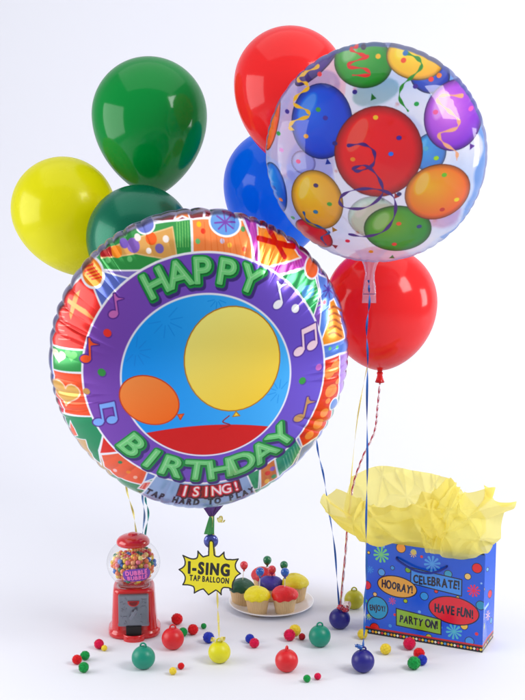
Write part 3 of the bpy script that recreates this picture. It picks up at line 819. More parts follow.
    for (x, y, c) in ((337, 144, (40, 30, 110)), (321, 112, (90, 160, 90)), (309, 137, (236, 170, 70)), (328, 120, (70, 60, 150)), (375.6, 120, (240, 200, 70)), (397.6, 139, (60, 40, 140)), (390, 154, (70, 120, 220)), (354, 159, (240, 150, 90)),
                      (356, 96, (50, 40, 120)), (322, 78, (220, 60, 70)), (290, 113, (50, 40, 130)), (281, 134, (60, 150, 80)), (284, 150, (210, 140, 200)), (301, 161, (220, 60, 120)), (414, 107.5, (70, 160, 90)), (413, 91, (60, 40, 130)),
                      (398, 192, (30, 30, 90)), (423, 149, (120, 180, 200)), (433, 158, (180, 220, 60)), (432, 115, (240, 120, 160)), (318, 184, (60, 40, 90)), (331, 202, (90, 160, 60)), (317, 210, (40, 120, 160)), (348, 239, (230, 60, 80)),
                      (398, 221, (240, 110, 60)), (418, 224, (40, 50, 110)), (394, 242, (230, 70, 50)), (441, 174, (120, 190, 80)), (454, 198, (250, 220, 60)), (440, 207.5, (190, 70, 30)), (467, 111, (240, 120, 190)), (404, 58.5, (50, 110, 170)), (402, 66, (220, 90, 40)),
                      (378, 62, (240, 190, 60)), (364, 52, (40, 30, 60)), (428, 84, (230, 70, 40)), (436, 80, (240, 130, 60)), (371, 250, (240, 150, 90)), (293, 217, (90, 170, 110)), (281, 199, (240, 130, 60)), (274, 187, (60, 90, 180))):
        a, b = C(x, y); p.ell(a, b, 2.5, 2.1, c, cover=.97)
    return p.done()
def paint_clear_back(P):
    p = Painter(P, (236, 239, 252), 2.0, alpha=0.62)
    for (x, y, rx, ry, c, rot) in ((-3, 52, 25, 14, (40, 140, 120), 20), (60, -60, 26, 22, (220, 110, 150), 0), (75, 40, 24, 28, (90, 150, 215), 0), (-70, -20, 24, 28, (170, 160, 225), 0), (-60, 60, 22, 18, (130, 110, 190), 30), (0, -80, 28, 16, (236, 150, 160), 0), (20, 0, 30, 30, (190, 200, 240), 0)):
        p.ell(x, y, rx, ry, c, rot=rot, cover=.8, soft=2.5)
    confetti(p, 40, 3, 105)
    return p.done()
M_clear = clear_film('printed_clear_film', attr=True, gloss_rough=0.04, fres=1.26)
foil_disc(None, 'body', CR, CH, CH, 300, 1000, 52, 23, M_clear, clear, paint_clear, paint_clear_back, cs, clear_prof, wr=0.5, reach=0.16)
bpy.context.view_layer.update()
# film neck
M_neck = clear_film('clear_neck_film', tint=(250, 240, 252), base_alpha=0.2, milk=(242, 236, 252), gloss_rough=0.06, fres=1.5)
def film_neck():
    V = []; F_ = []; seg = 60
    rows = [(371, 250, 30, 14), (370, 258, 19, 11), (370, 265, 12, 9), (370, 273, 8.5, 7), (369.6, 280, 9.5, 6), (369.5, 287, 11.5, 3.6), (369, 294, 13.5, 2.0), (369, 303, 14, 1.5)]
    pts = [at_y(a, b, -0.175) for a, b, _, _ in rows]
    for i, (p, (_, _, w_, d_)) in enumerate(zip(pts, rows)):
        for k in range(seg):
            a = 2 * math.pi * k / seg; f = 1 + 0.17 * math.sin(7 * a + i * 1.3) * (1 if i < 6 else .3)
            V.append((p.x + w_ * cs / 2 * math.cos(a) * f, p.y + d_ * cs / 2 * math.sin(a) * f, p.z))
    for i in range(len(rows) - 1):
        for k in range(seg):
            k2 = (k + 1) % seg; F_.append((i * seg + k, i * seg + k2, (i + 1) * seg + k2, (i + 1) * seg + k))
    o = mesh_obj('neck', V, F_, M_neck); o.parent = clear; o.matrix_parent_inverse = clear.matrix_world.inverted()
    a, b = at_y(363.2, 294, -0.181), at_y(375.6, 294, -0.181)
    V, F_ = tube_vf([a.lerp(b, t / 6) for t in range(7)], 0.0007, 8)
    o = mesh_obj('seal_line', V, F_, plain('dark_seal', (60, 40, 120), rough=.4)); o.parent = clear; o.matrix_parent_inverse = clear.matrix_world.inverted()
film_neck()

# ------------------------------------------------------------------ balloon weights
def weight_proto(mat):
    root = empty('balloon_weight')
    Rr = 1.0
    pr = [(0, -0.93), (0.35, -0.93)] + [(math.cos(a) * Rr, math.sin(a) * Rr) for a in [R_(-68 + 4 * k) for k in range(37)]] + [(0.26, 0.968), (0.24, 1.0), (0, 1.01)]
    lathe('body', [(r * WR, z * WR + 0.93 * WR) for r, z in pr], mat, root, seg=64)
    pts = [(WR * 0.26 * math.cos(a), 0, WR * (1.9 + 0.05) + WR * 0.27 * math.sin(a)) for a in [R_(-30 + 240 * k / 20) for k in range(21)]]
    V, F_ = tube_vf(pts, WR * 0.075, 10)
    mesh_obj('loop', V, F_, mat, root)
    return root
WR = 0.0225
W_MATS = {}
def weight_mat(key, c):
    if key not in W_MATS:
        W_MATS[key] = plain(key + '_plastic', c, rough=0.38, spec=0.5, noise=0.05, nscale=30, bump=0.03, bscale=300)
    return W_MATS[key]
WC = {'red': (216, 26, 34), 'teal': (0, 138, 112), 'yellow': (222, 216, 16), 'blue': (28, 24, 124), 'olive': (182, 176, 20)}
weights = {}
wl = [(172.8, 638.5, 11.2, 'red', 'red ball weight right beside the gumball machine', 10),
      (143.4, 657.5, 11.8, 'teal', 'teal ball weight in front of the gumball machine', -15),
      (219.4, 652.0, 11.2, 'yellow', 'bright yellow ball weight tied under the starburst tag', 20),
      (286.6, 660.5, 11.6, 'red', 'red ball weight on its own in front of the cupcake plate', 70),
      (319.7, 636.0, 11.0, 'teal', 'teal ball weight at the right of the cupcake plate', 10),
      (339.6, 618.5, 10.6, 'blue', 'dark blue ball weight tied with red and white curled ribbon', 60),
      (354.0, 599.5, 9.8, 'olive', 'dull mustard ball weight behind the left edge of the gift bag', 0),
      (362.9, 661.0, 11.6, 'blue', 'dark blue ball weight in front of the gift bag corner', 15)]
protos = {}
for (px, py, rp, key, label, rz) in wl:
    p = at_z(px, py, 0.021); 
    if key not in protos:
        root = weight_proto(weight_mat(key, WC[key])); protos[key] = root
    else:
        src = protos[key]; root = src.copy(); COL.objects.link(root)
        for ch in src.children:
            c2 = ch.copy(); COL.objects.link(c2); c2.parent = root
    s = rp * scale_at(p) / WR
    p = at_z(px, py, 0.93 * WR * s)
    root.location = (p.x, p.y, 0.0); root.rotation_euler = (0, 0, R_(rz)); root.scale = (s, s, s)
    tag(root, label, 'balloon weight', 'round balloon weights on the floor')
    weights[(px, py)] = Vector((p.x, p.y, WR * s * 2.1))

# ------------------------------------------------------------------ pom-poms
def pom_mesh(seed):
    r_ = random.Random(seed); bm = bmesh.new()
    bmesh.ops.create_icosphere(bm, subdivisions=4, radius=0.9)
    for v in bm.verts:
        n = v.co.normalized(); v.co = n * (0.88 + 0.05 * math.sin(9 * n.x + seed) * math.sin(8 * n.y + 2) + r_.uniform(-.035, .035))
    for _ in range(1500):
        z = r_.uniform(-1, 1); a = r_.uniform(0, 2 * math.pi); q = math.sqrt(1 - z * z)
        n = Vector((q * math.cos(a), q * math.sin(a), z)); t = n.orthogonal().normalized(); b = n.cross(t); an = r_.uniform(0, 6.28)
        s = t * math.cos(an) + b * math.sin(an); l = r_.uniform(.94, 1.06); bend = (t * r_.uniform(-.12, .12) + b * r_.uniform(-.12, .12))
        v = [bm.verts.new(n * .82 + s * .035), bm.verts.new(n * .82 - s * .035), bm.verts.new(n * l + bend)]
        bm.faces.new(v)
    me = bpy.data.meshes.new('pom_pom'); bm.to_mesh(me); bm.free()
    me.polygons.foreach_set('use_smooth', [True] * len(me.polygons))
    return me
PM = {}
PCOL = {'red': (226, 24, 34), 'magenta': (224, 16, 80), 'yellow': (242, 218, 66), 'green': (20, 160, 74), 'blue': (40, 62, 190), 'dark red': (186, 24, 40)}
poms = [(99, 644, 5.2, 'magenta', 'magenta pom-pom touching a tiny yellow one left of the gumball machine'),
        (104.3, 648, 3.2, 'yellow', 'tiny yellow pom-pom touching a magenta one left of the gumball machine'),
        (77, 659.5, 5.2, 'red', 'red pom-pom beside two green ones, leftmost on the floor'),
        (85, 655.5, 5.0, 'green', 'green pom-pom behind the red one at far left'),
        (83.7, 667.3, 5.6, 'green', 'green pom-pom nearest the camera at far left'),
        (172.9, 671, 4.0, 'yellow', 'yellow pom-pom in front of the gumball machine beside a smaller red one'),
        (181, 666, 3.6, 'red', 'small red pom-pom beside a yellow one in front of the gumball machine'),
        (177, 619, 6.0, 'red', 'red pom-pom behind the red ball weight'),
        (183, 632, 4.8, 'green', 'green pom-pom between the red ball weight and a red pom-pom'),
        (193, 629.5, 5.6, 'red', 'red pom-pom touching a green one beside the red ball weight'),
        (203.7, 626, 3.0, 'green', 'tiny single green pom-pom left of the yellow ribbon'),
        (208.6, 637.5, 6.0, 'blue', 'blue pom-pom behind the yellow ball weight'),
        (249.8, 638.5, 4.8, 'blue', 'blue pom-pom leaning on a magenta one below the plate'),
        (254.3, 643, 5.2, 'magenta', 'magenta pom-pom leaning on a blue one below the plate'),
        (289.6, 635, 6.2, 'magenta', 'magenta pom-pom in front of a yellow one near the plate'),
        (295, 630.3, 6.2, 'yellow', 'yellow pom-pom behind a magenta one near the plate'),
        (302, 636.6, 3.6, 'dark red', 'small dark red pom-pom beside the right teal ball weight'),
        (307, 678.5, 4.0, 'green', 'green pom-pom at the bottom edge in front of the red ball weight'),
        (317.7, 676.3, 3.7, 'magenta', 'small magenta pom-pom at the bottom edge in front of the red ball weight'),
        (385.6, 649, 5.8, 'yellow', 'yellow pom-pom in front of the gift bag'),
        (362.5, 634, 5.4, 'yellow', 'yellow pom-pom half hidden by the blue ribbon at the bag corner'),
        (409.4, 643.5, 6.6, 'magenta', 'magenta pom-pom close to the front of the gift bag'),
        (419, 653.5, 6.0, 'red', 'red pom-pom behind the green one in front of the gift bag'),
        (414, 663, 7.0, 'green', 'largest green pom-pom, in front of the gift bag'),
        (422, 660, 5.6, 'blue', 'blue pom-pom touching the largest green one in front of the gift bag')]
for i, (px, py, rp, key, label) in enumerate(poms):
    if key not in PM:
        me = pom_mesh(len(PM) + 3)
        me.materials.append(plain(key.replace(' ', '_') + '_felt', PCOL[key], rough=0.9, spec=0.1, noise=0.12, nscale=2, sheen=0.3)); PM[key] = me
    p = at_z(px, py, 0.01); s = rp * scale_at(p); p = at_z(px, py, s * .93)
    o = bpy.data.objects.new('pom_pom', PM[key]); COL.objects.link(o)
    o.location = p; o.scale = (s, s, s * .97); o.rotation_euler = (rng.uniform(0, 6), rng.uniform(0, 6), rng.uniform(0, 6))
    tag(o, label, 'pom-pom', 'pom-poms scattered on the floor')

# ------------------------------------------------------------------ gumball machine
gp = at_z(133, 637, 0.0)
GM = empty('gumball_machine', (gp.x, gp.y + 0.035, 0), R_(4))
tag(GM, 'small red gumball machine with a glass globe full of gumballs', 'gumball machine')
gs = scale_at(Vector((gp.x, gp.y + 0.035, 0.1)))
M_gred = plain('red_enamel', (208, 20, 26), rough=0.22, coat=0.6, coat_rough=0.08, noise=0.05, nscale=20)
M_steel = plain('brushed_metal', (138, 140, 152), rough=0.36, metal=0.75, noise=0.15, nscale=60, bump=0.15, bscale=180)
M_dark = plain('dark_opening', (18, 14, 16), rough=0.6)
def superell(hw, hd, n, seg):
    out = []
    for k in range(seg):
        a = 2 * math.pi * k / seg; c, s = math.cos(a), math.sin(a)
        out.append((math.copysign(abs(c) ** (2 / n), c) * hw, math.copysign(abs(s) ** (2 / n), s) * hd))
    return out
def loft(name, rows, mat, parent, seg=72):
    V = []; F_ = []
    for hw, hd, n, z in rows:
        for x, y in superell(hw, hd, n, seg): V.append((x, y, z))
    for i in range(len(rows) - 1):
        for k in range(seg):
            k2 = (k + 1) % seg; F_.append((i * seg + k, i * seg + k2, (i + 1) * seg + k2, (i + 1) * seg + k))
    F_.append(tuple(range(seg))[::-1]); F_.append(tuple((len(rows) - 1) * seg + k for k in range(seg)))
    return mesh_obj(name, V, F_, mat, parent)
HB = 0.098
loft('base', [(.0500, .0480, 3.2, 0), (.0520, .0500, 3.2, .0025), (.0520, .0500, 3.2, .0085), (.0500, .0480, 3.2, .0115), (.0470, .0450, 3.6, .0135), (.0458, .0438, 3.8, .018), (.0440, .0415, 4, .05), (.0420, .039, 4, .085), (.0412, .038, 4, .093), (.039, .036, 4, HB), (.031, .030, 2.5, HB + .001), (.030, .029, 2.2, HB - .006)], M_gred, GM)
yf = -0.0445
fp = bmesh.new()
tilt = Matrix.Rotation(R_(-5.5), 3, 'X')
add_box(fp, (0, yf + 0.003, 0.060), (0.060, 0.014, 0.064), rot=tilt, bevel=0.003)
add_box(fp, (0, yf - 0.0008, 0.0315), (0.062, 0.012, 0.007), rot=tilt, bevel=0.003)
rr_ = random.Random(4)
for k in range(26):       # cast relief on the plate
    an = rr_.uniform(0, 6.28); x = rr_.choice((-1, 1)) * rr_.uniform(.014, .026); z = 0.06 + rr_.uniform(-.026, .028)
    add_box(fp, (x, yf - 0.0045 - (0.06 - z) * .096, z), (rr_.uniform(.003, .008), 0.0016, 0.0014), rot=Matrix.Rotation(an, 3, 'Y'), bevel=0.0004)
face = bm_obj('coin_plate', fp, M_steel, GM, smooth=False)
# coin slot and crank on the plate
def half_disc(r, depth, z0, mat, name, parent, y):
    V = []; n = 18
    for yy in (y, y - depth):
        V += [(r * math.cos(math.pi + math.pi * k / n), yy, z0 + r * .9 * math.sin(math.pi + math.pi * k / n)) for k in range(n + 1)]
    F_ = [tuple(range(n + 1)), tuple(range(2 * n + 1, n, -1))] + [(k, k + 1, n + 2 + k, n + 1 + k) for k in range(n)] + [(n, 0, n + 1, 2 * n + 1)]
    return mesh_obj(name, V, F_, mat, parent, smooth=False)
half_disc(0.0115, 0.0035, 0.080, M_gred, 'coin_slot', face, yf - 0.0035)
half_disc(0.0085, 0.0012, 0.0795, plain('slot_shadow_red', (120, 8, 14), rough=.5), 'coin_recess', face, yf - 0.0068)
ck = bmesh.new()
add_box(ck, (0, yf - 0.0125, 0.0565), (0.024, 0.007, 0.006), rot=Matrix.Rotation(R_(-55), 3, 'Y'), bevel=0.002)
add_box(ck, (0, yf - 0.0085, 0.0565), (0.010, 0.009, 0.010), rot=Matrix.Rotation(R_(20), 3, 'Y'), bevel=0.003)
bm_obj('crank', ck, M_steel, face, smooth=False)
# chute: dark mouth and the curved red lip in front of it
mb = bmesh.new(); add_box(mb, (0, yf - 0.0040, 0.0195), (0.030, 0.012, 0.019)); bm_obj('chute_mouth', mb, M_dark, GM, smooth=False)
V = []; F_ = []; n = 20
for z, o_ in ((0.0, 0.0), (0.010, 0.0), (0.0125, 0.0012)):
    for k in range(n + 1):
        a = math.pi + math.pi * k / n; V.append(((0.021 - o_) * math.cos(a), yf - 0.004 + (0.016 - o_) * math.sin(a), z))
for z, o_ in ((0.0125, 0.0035), (0.004, 0.004)):
    for k in range(n + 1):
        a = math.pi + math.pi * k / n; V.append(((0.021 - o_) * math.cos(a), yf - 0.004 + (0.016 - o_) * math.sin(a), z))
for i in range(4):
    for k in range(n): F_.append((i * (n + 1) + k, i * (n + 1) + k + 1, (i + 1) * (n + 1) + k + 1, (i + 1) * (n + 1) + k))
F_.append(tuple(4 * (n + 1) + k for k in range(n + 1)))
mesh_obj('chute_lip', V, F_, M_gred, GM)
# globe, lid
GZ = HB + 0.0455; GRX, GRZ = 0.0535, 0.0490
a0, a1 = R_(-66), R_(60)
gl_prof = [(GRX * math.cos(a0 + (a1 - a0) * k / 40), GZ + GRZ * math.sin(a0 + (a1 - a0) * k / 40)) for k in range(41)]
M_glass = clear_film('thin_glass', base_alpha=0.03, gloss_rough=0.02, fres=1.8, milk=(240, 244, 255))
globe = lathe('globe', gl_prof, M_glass, GM, seg=96)
zl = GZ + GRZ * math.sin(a1) - 0.004
lid = lathe('lid', [(0, zl), (.030, zl), (.0325, zl + .001), (.0335, zl + .004), (.0325, zl + .009), (.029, zl + .0135), (.022, zl + .0175), (.012, zl + .0198), (.010, zl + .0202), (.0095, zl + .0225), (.006, zl + .0235), (0, zl + .0238)], M_gred, GM, seg=64)
M_collar = plain('clear_collar', (170, 170, 190), rough=.2, metal=.3)
# label stuck on the globe
def globe_label():
    nu, nv = 220, 110
    U, W = np.meshgrid(np.linspace(-14.5, 14.5, nu), np.linspace(-7.2, 7.2, nv)); P = np.stack([U.ravel(), W.ravel()], 1)
    p = Painter(P, (120, 60, 170), 0.14)
    q = text_line('DUBBLE', -0.6, 2.8, 4.3, rot=3, sx=.85, gap=.26) + text_line('BUBBLE', 0.6, -2.8, 4.3, rot=3, sx=.85, gap=.26)
    p.letters(q, [(0.17, (70, 30, 130), (0.03, -0.06)), (0.09, (236, 120, 190), (0, 0))])
    col = p.done()
    def fn(u, v):
        az = R_(-90 + 9) + (u - .5) * 2 * 14.5 * gs / GRX; el = R_(-11) + (v - .5) * 2 * 7.2 * gs / GRZ
        k = 1.006
        return np.stack([GRX * k * np.cos(el) * np.cos(az), GRX * k * np.cos(el) * np.sin(az), GZ + GRZ * k * np.sin(el)], 1)
    o = grid_panel('label', fn, nu, nv, plain('label_print', (255, 255, 255), rough=.3, coat=.4, attr=True), globe, col)
    # trim to an oval
    me = o.data; bm = bmesh.new(); bm.from_mesh(me); bm.verts.ensure_lookup_table()
    kill = [bm.verts[i] for i in np.nonzero((np.abs(P[:, 0]) / 14.4) ** 3 + (np.abs(P[:, 1]) / 7.1) ** 3 > 1)[0]]
    bmesh.ops.delete(bm, geom=kill, context='VERTS'); bm.to_mesh(me); bm.free()
globe_label()
bpy.context.view_layer.update()
# gumballs
GB = {'yellow': (238, 196, 40), 'orange': (240, 122, 44), 'pink': (236, 110, 130), 'blue': (30, 104, 206), 'green': (22, 116, 62), 'red': (214, 34, 40), 'pale yellow': (244, 222, 120), 'peach': (246, 168, 110)}
gb_r = 0.0050
gb_me = {}
def gumball_mesh(key):
    bm = bmesh.new(); bmesh.ops.create_uvsphere(bm, u_segments=20, v_segments=12, radius=gb_r)
    me = bpy.data.meshes.new('gumball'); bm.to_mesh(me); bm.free(); me.polygons.foreach_set('use_smooth', [True] * len(me.polygons))
    me.materials.append(plain(key.replace(' ', '_') + '_candy', GB[key], rough=.25, coat=.4, noise=.05, nscale=200)); return me
for k in GB: gb_me[k] = gumball_mesh(k)
balls = []
r2 = random.Random(21)
zlay = -GRZ + 0.010; row = 0
step = gb_r * 2 * 1.03
while zlay < GRZ * 0.55:
    off = (step / 2, step * .29) if row % 2 else (0, 0)
    ny = int(GRX / (step * .866)) + 2
    for j in range(-ny, ny + 1):
        for i in range(-ny, ny + 1):
            x = i * step + (step / 2 if j % 2 else 0) + off[0] + r2.uniform(-.0006, .0006); y = j * step * .866 + off[1] + r2.uniform(-.0006, .0006); z = zlay + r2.uniform(-.0005, .0005)
            k = math.sqrt((x / (GRX * .88 - gb_r)) ** 2 + (y / (GRX * .88 - gb_r)) ** 2 + (z / (GRZ * .94 - gb_r)) ** 2)
            top = 0.42 + 0.08 * math.sin(x * 90) - 0.25 * max(0, -x / GRX)
            if k < 1 and z < GRZ * top: balls.append((x, y, z, k))
    zlay += step * .82; row += 1
balls.sort(key=lambda b: -(b[3] - 0.35 * b[1] / GRX + (0.5 if b[2] > GRZ * 0.12 else 0)))
keys = list(GB); wts = [5, 5, 3, 3, 2.5, 2.5, 3, 3]
for (x, y, z, k) in balls[:285]:
    key = r2.choices(keys, wts)[0]
    o = bpy.data.objects.new('gumball', gb_me[key]); COL.objects.link(o)
    o.location = GM.matrix_world @ Vector((x, y, GZ + z))
    tag(o, '%s gumball among the others inside the glass globe' % key, 'gumball', '%s gumballs in the glass globe' % key)

# ------------------------------------------------------------------ plate, cupcakes, picks
pc = at_z(271.3, 601.5, 0.009); PRad = 42.5 * scale_at(pc)
M_plate = plain('white_china', (238, 238, 244), rough=.22, coat=.4, noise=.01)
pr = [(0, .003), (.55, .003), (.60, .005), (.80, .0085), (.97, .0125), (1.0, .0138), (1.0, .0152), (.97, .0148), (.82, .0110), (.66, .0072), (.62, .0062), (0, .006)]
pl = lathe('plate', [(r * PRad, z) for r, z in pr] , M_plate, seg=96, loc=(pc.x, pc.y, -0.0029))
tag(pl, 'round white plate carrying six cupcakes', 'plate')
M_cake = plain('baking_paper', (226, 196, 150), rough=.75, spec=.2, noise=.1, nscale=90)
FRC = {'yellow': (255, 232, 10), 'red': (236, 20, 26), 'green': (8, 74, 46), 'purple': (54, 40, 150), 'mustard': (226, 208, 26), 'scarlet': (206, 26, 36)}
cup_top = {}
def cupcake(px, py, key, label, s=1.0, seed=0):
    p = at_z(px, py, 0.004)
    root = empty('cupcake', (p.x, p.y, 0.0036), R_(seed * 37)); tag(root, label, 'cupcake', 'cupcakes on the white plate')
    V = []; F_ = []; seg = 144; rows = [(.0172, 0), (.0178, .001), (.0205, .016), (.0232, .0315), (.0238, .0335), (.0232, .0338)]
    for i, (r, z) in enumerate(rows):
        for k in range(seg):
            a = 2 * math.pi * k / seg; f = 1 + (.022 if k % 4 < 2 else -.018) * (1 if i < 5 else .3) + .003 * math.sin(a * 3)
            V.append((r * f * s * math.cos(a), r * f * s * math.sin(a), z * s))
    for i in range(len(rows) - 1):
        for k in range(seg):
            k2 = (k + 1) % seg; F_.append((i * seg + k, i * seg + k2, (i + 1) * seg + k2, (i + 1) * seg + k))
    F_.append(tuple(range(seg))[::-1]); F_.append(tuple((len(rows) - 1) * seg + k for k in range(seg)))
    mesh_obj('paper_case', V, F_, M_cake, root)
    m = bpy.data.materials.get(key + '_icing') or plain(key + '_icing', FRC[key], rough=.5, coat=.1, noise=.12, nscale=120, bump=.55, bscale=240)
    V = []; F_ = []; seg = 64; rr = random.Random(seed); a1_, a2_ = rr.uniform(0, 6), rr.uniform(0, 6)
    prof_ = [(.0222, .0318), (.0255, .0322), (.0266, .0345), (.0262, .038), (.0245, .0422), (.021, .0462), (.0155, .0496), (.009, .0515), (.004, .0522)]
    for i, (r, z) in enumerate(prof_):
        for k in range(seg):
            a = 2 * math.pi * k / seg; f = 1 + .025 * math.sin(3 * a + a1_) + .018 * math.sin(5 * a + a2_ + i * .3)
            V.append((r * f * s * math.cos(a), r * f * s * math.sin(a), (z + .0012 * math.sin(2 * a + a2_) - (.0012 * (1 + math.sin(9 * a + a1_)) if i < 2 else 0)) * s))
    V.append((0, 0, .0523 * s))
    for i in range(len(prof_) - 1):
        for k in range(seg):
            k2 = (k + 1) % seg; F_.append((i * seg + k, i * seg + k2, (i + 1) * seg + k2, (i + 1) * seg + k))
    b = (len(prof_) - 1) * seg
    for k in range(seg): F_.append((b + k, b + (k + 1) % seg, len(V) - 1))
    F_.append(tuple(range(seg))[::-1])
    mesh_obj('icing', V, F_, m, root)
    cup_top[key] = Vector((p.x, p.y, .0036 + .050 * s))
cupcake(257.5, 612.5, 'yellow', 'bright yellow iced cupcake at the front left of the plate', 1.06, 1)
cupcake(284.6, 612.0, 'red', 'red iced cupcake at the front of the plate beside the yellow one', 1.06, 2)
cupcake(241.5, 603.5, 'green', 'dark green iced cupcake at the left of the plate behind the tag', 1.04, 3)
cupcake(270.5, 599.0, 'purple', 'dark purple iced cupcake in the middle of the plate', 0.98, 4)
cupcake(295.0, 600.0, 'mustard', 'mustard yellow iced cupcake at the right of the plate', 1.10, 5)
cupcake(263.5, 590.5, 'scarlet', 'red iced cupcake at the back of the plate', 1.0, 6)
PKC = {'red': (216, 50, 62), 'blue': (24, 92, 186), 'green': (14, 112, 66)}
M_stick = plain('white_stick', (238, 234, 222), rough=.5)
def pick(hx, hy, foot, fx, key, label, s=1.0, dz=0.0):
    f = cup_top[foot] + Vector((fx, 0, -0.010)); h = at_y(hx, hy, f.y)
    root = empty('cupcake_pick', f); tag(root, label, 'cupcake pick', 'balloon picks standing in the cupcakes')
    d = (h - f)
    V, F_ = tube_vf([d * (t / 6) for t in range(7)], 0.0008, 8); mesh_obj('stick', V, F_, M_stick, root)
    m = bpy.data.materials.get(key + '_pick_plastic') or plain(key + '_pick_plastic', PKC[key], rough=.25, coat=.4)
    r = .0084 * s
    pr_ = [(0, r)] + [(r * math.sin(math.pi / 2 * k / 10), r * math.cos(math.pi / 2 * k / 10)) for k in range(1, 11)] + [(r * (1 - (k / 10) ** 2) ** .75, -1.35 * r * k / 10) for k in range(1, 10)] + [(r * .16, -1.36 * r), (r * .3, -1.55 * r), (0, -1.55 * r)]
    o = lathe('balloon_top', pr_, m, root, seg=32, loc=d)
pick(244, 565, 'green', 0.002, 'red', 'red balloon pick in the dark green cupcake', 1.0)
pick(260, 571.5, 'yellow', 0.004, 'blue', 'blue balloon pick in the yellow cupcake', 1.05)
pick(267.3, 560, 'scarlet', 0.004, 'green', 'green balloon pick, tallest, in the back red cupcake', 1.1)
pick(272, 569.5, 'purple', 0.0015, 'red', 'red balloon pick in the purple cupcake', 1.05)
pick(284, 564.8, 'mustard', -0.016, 'green', 'green balloon pick behind the right blue one', 1.0)
pick(285, 572, 'red', 0.0, 'blue', 'blue balloon pick in the front red cupcake', 1.05)

# ------------------------------------------------------------------ gift bag
bl = at_z(365.2, 633, 0); br = at_z(482.3, 652.8, 0)
bx = (br - bl); BW = bx.length; bx.normalize(); by = Vector((-bx.y, bx.x, 0))      # by points away from the camera
tl = at_y(366.8, 543.5, bl.y); tr_ = at_y(486.0, 551, br.y)
BH = 0.5 * (tl.z + tr_.z)
BAG = empty('gift_bag', ((bl + br) / 2 + by * 0.035), math.atan2(bx.y, bx.x))
tag(BAG, 'blue paper gift bag printed with party words, stuffed with yellow tissue', 'gift bag')
BD = 0.085
def bagP(u, v):
    """inverse of the quad seen in the photograph -> millimetres on the panel"""
    return u * BW * 1000, v * BH * 1000
Q4 = ((366.8, 543.5), (486.0, 551.0), (365.2, 633.0), (482.3, 652.8))
def BQ(px, py):
    u, v = .5, .5
    for _ in range(40):
        t = [(1 - u) * Q4[0][k] + u * Q4[1][k] for k in (0, 1)]; b = [(1 - u) * Q4[2][k] + u * Q4[3][k] for k in (0, 1)]
        cx = t[0] * v + b[0] * (1 - v); cy = t[1] * v + b[1] * (1 - v)
        u += (px - cx) / 118.0; v -= (py - cy) / 95.0
    return bagP(u, v)
KB = (14, 14, 40)
BLU = (34, 88, 208)
def flower(p, x, y, r, col, n=8, w=None):
    for k in range(n):
        a = math.pi * 2 * k / n + .2
        p.stroke([(x + r * .22 * math.cos(a), y + r * .22 * math.sin(a)), (x + r * math.cos(a), y + r * math.sin(a))], [r * .14, r * .34] if w is None else w, col)
    p.ell(x, y, r * .24, r * .24, col)
def border(p, W, y0=0.0, h=13.0):
    p.poly([(-2, -2), (W + 2, -2), (W + 2, h + 3.6), (-2, h + 3.6)], (200, 26, 40)); p.poly([(-2, -2), (W + 2, -2), (W + 2, h), (-2, h)], (12, 10, 20))
    cols = [(244, 210, 70), (220, 60, 60), (250, 240, 220), (120, 190, 90), (244, 150, 60), (90, 160, 220)]
    n = int(W / 6.4)
    for k in range(n):
        x = (k + .5) * W / n; s = 3.1
        p.poly([(x - s, h * .5), (x, h * .5 - s), (x + s, h * .5), (x, h * .5 + s)], cols[(k * 5) % 6 if k % 3 else 0])
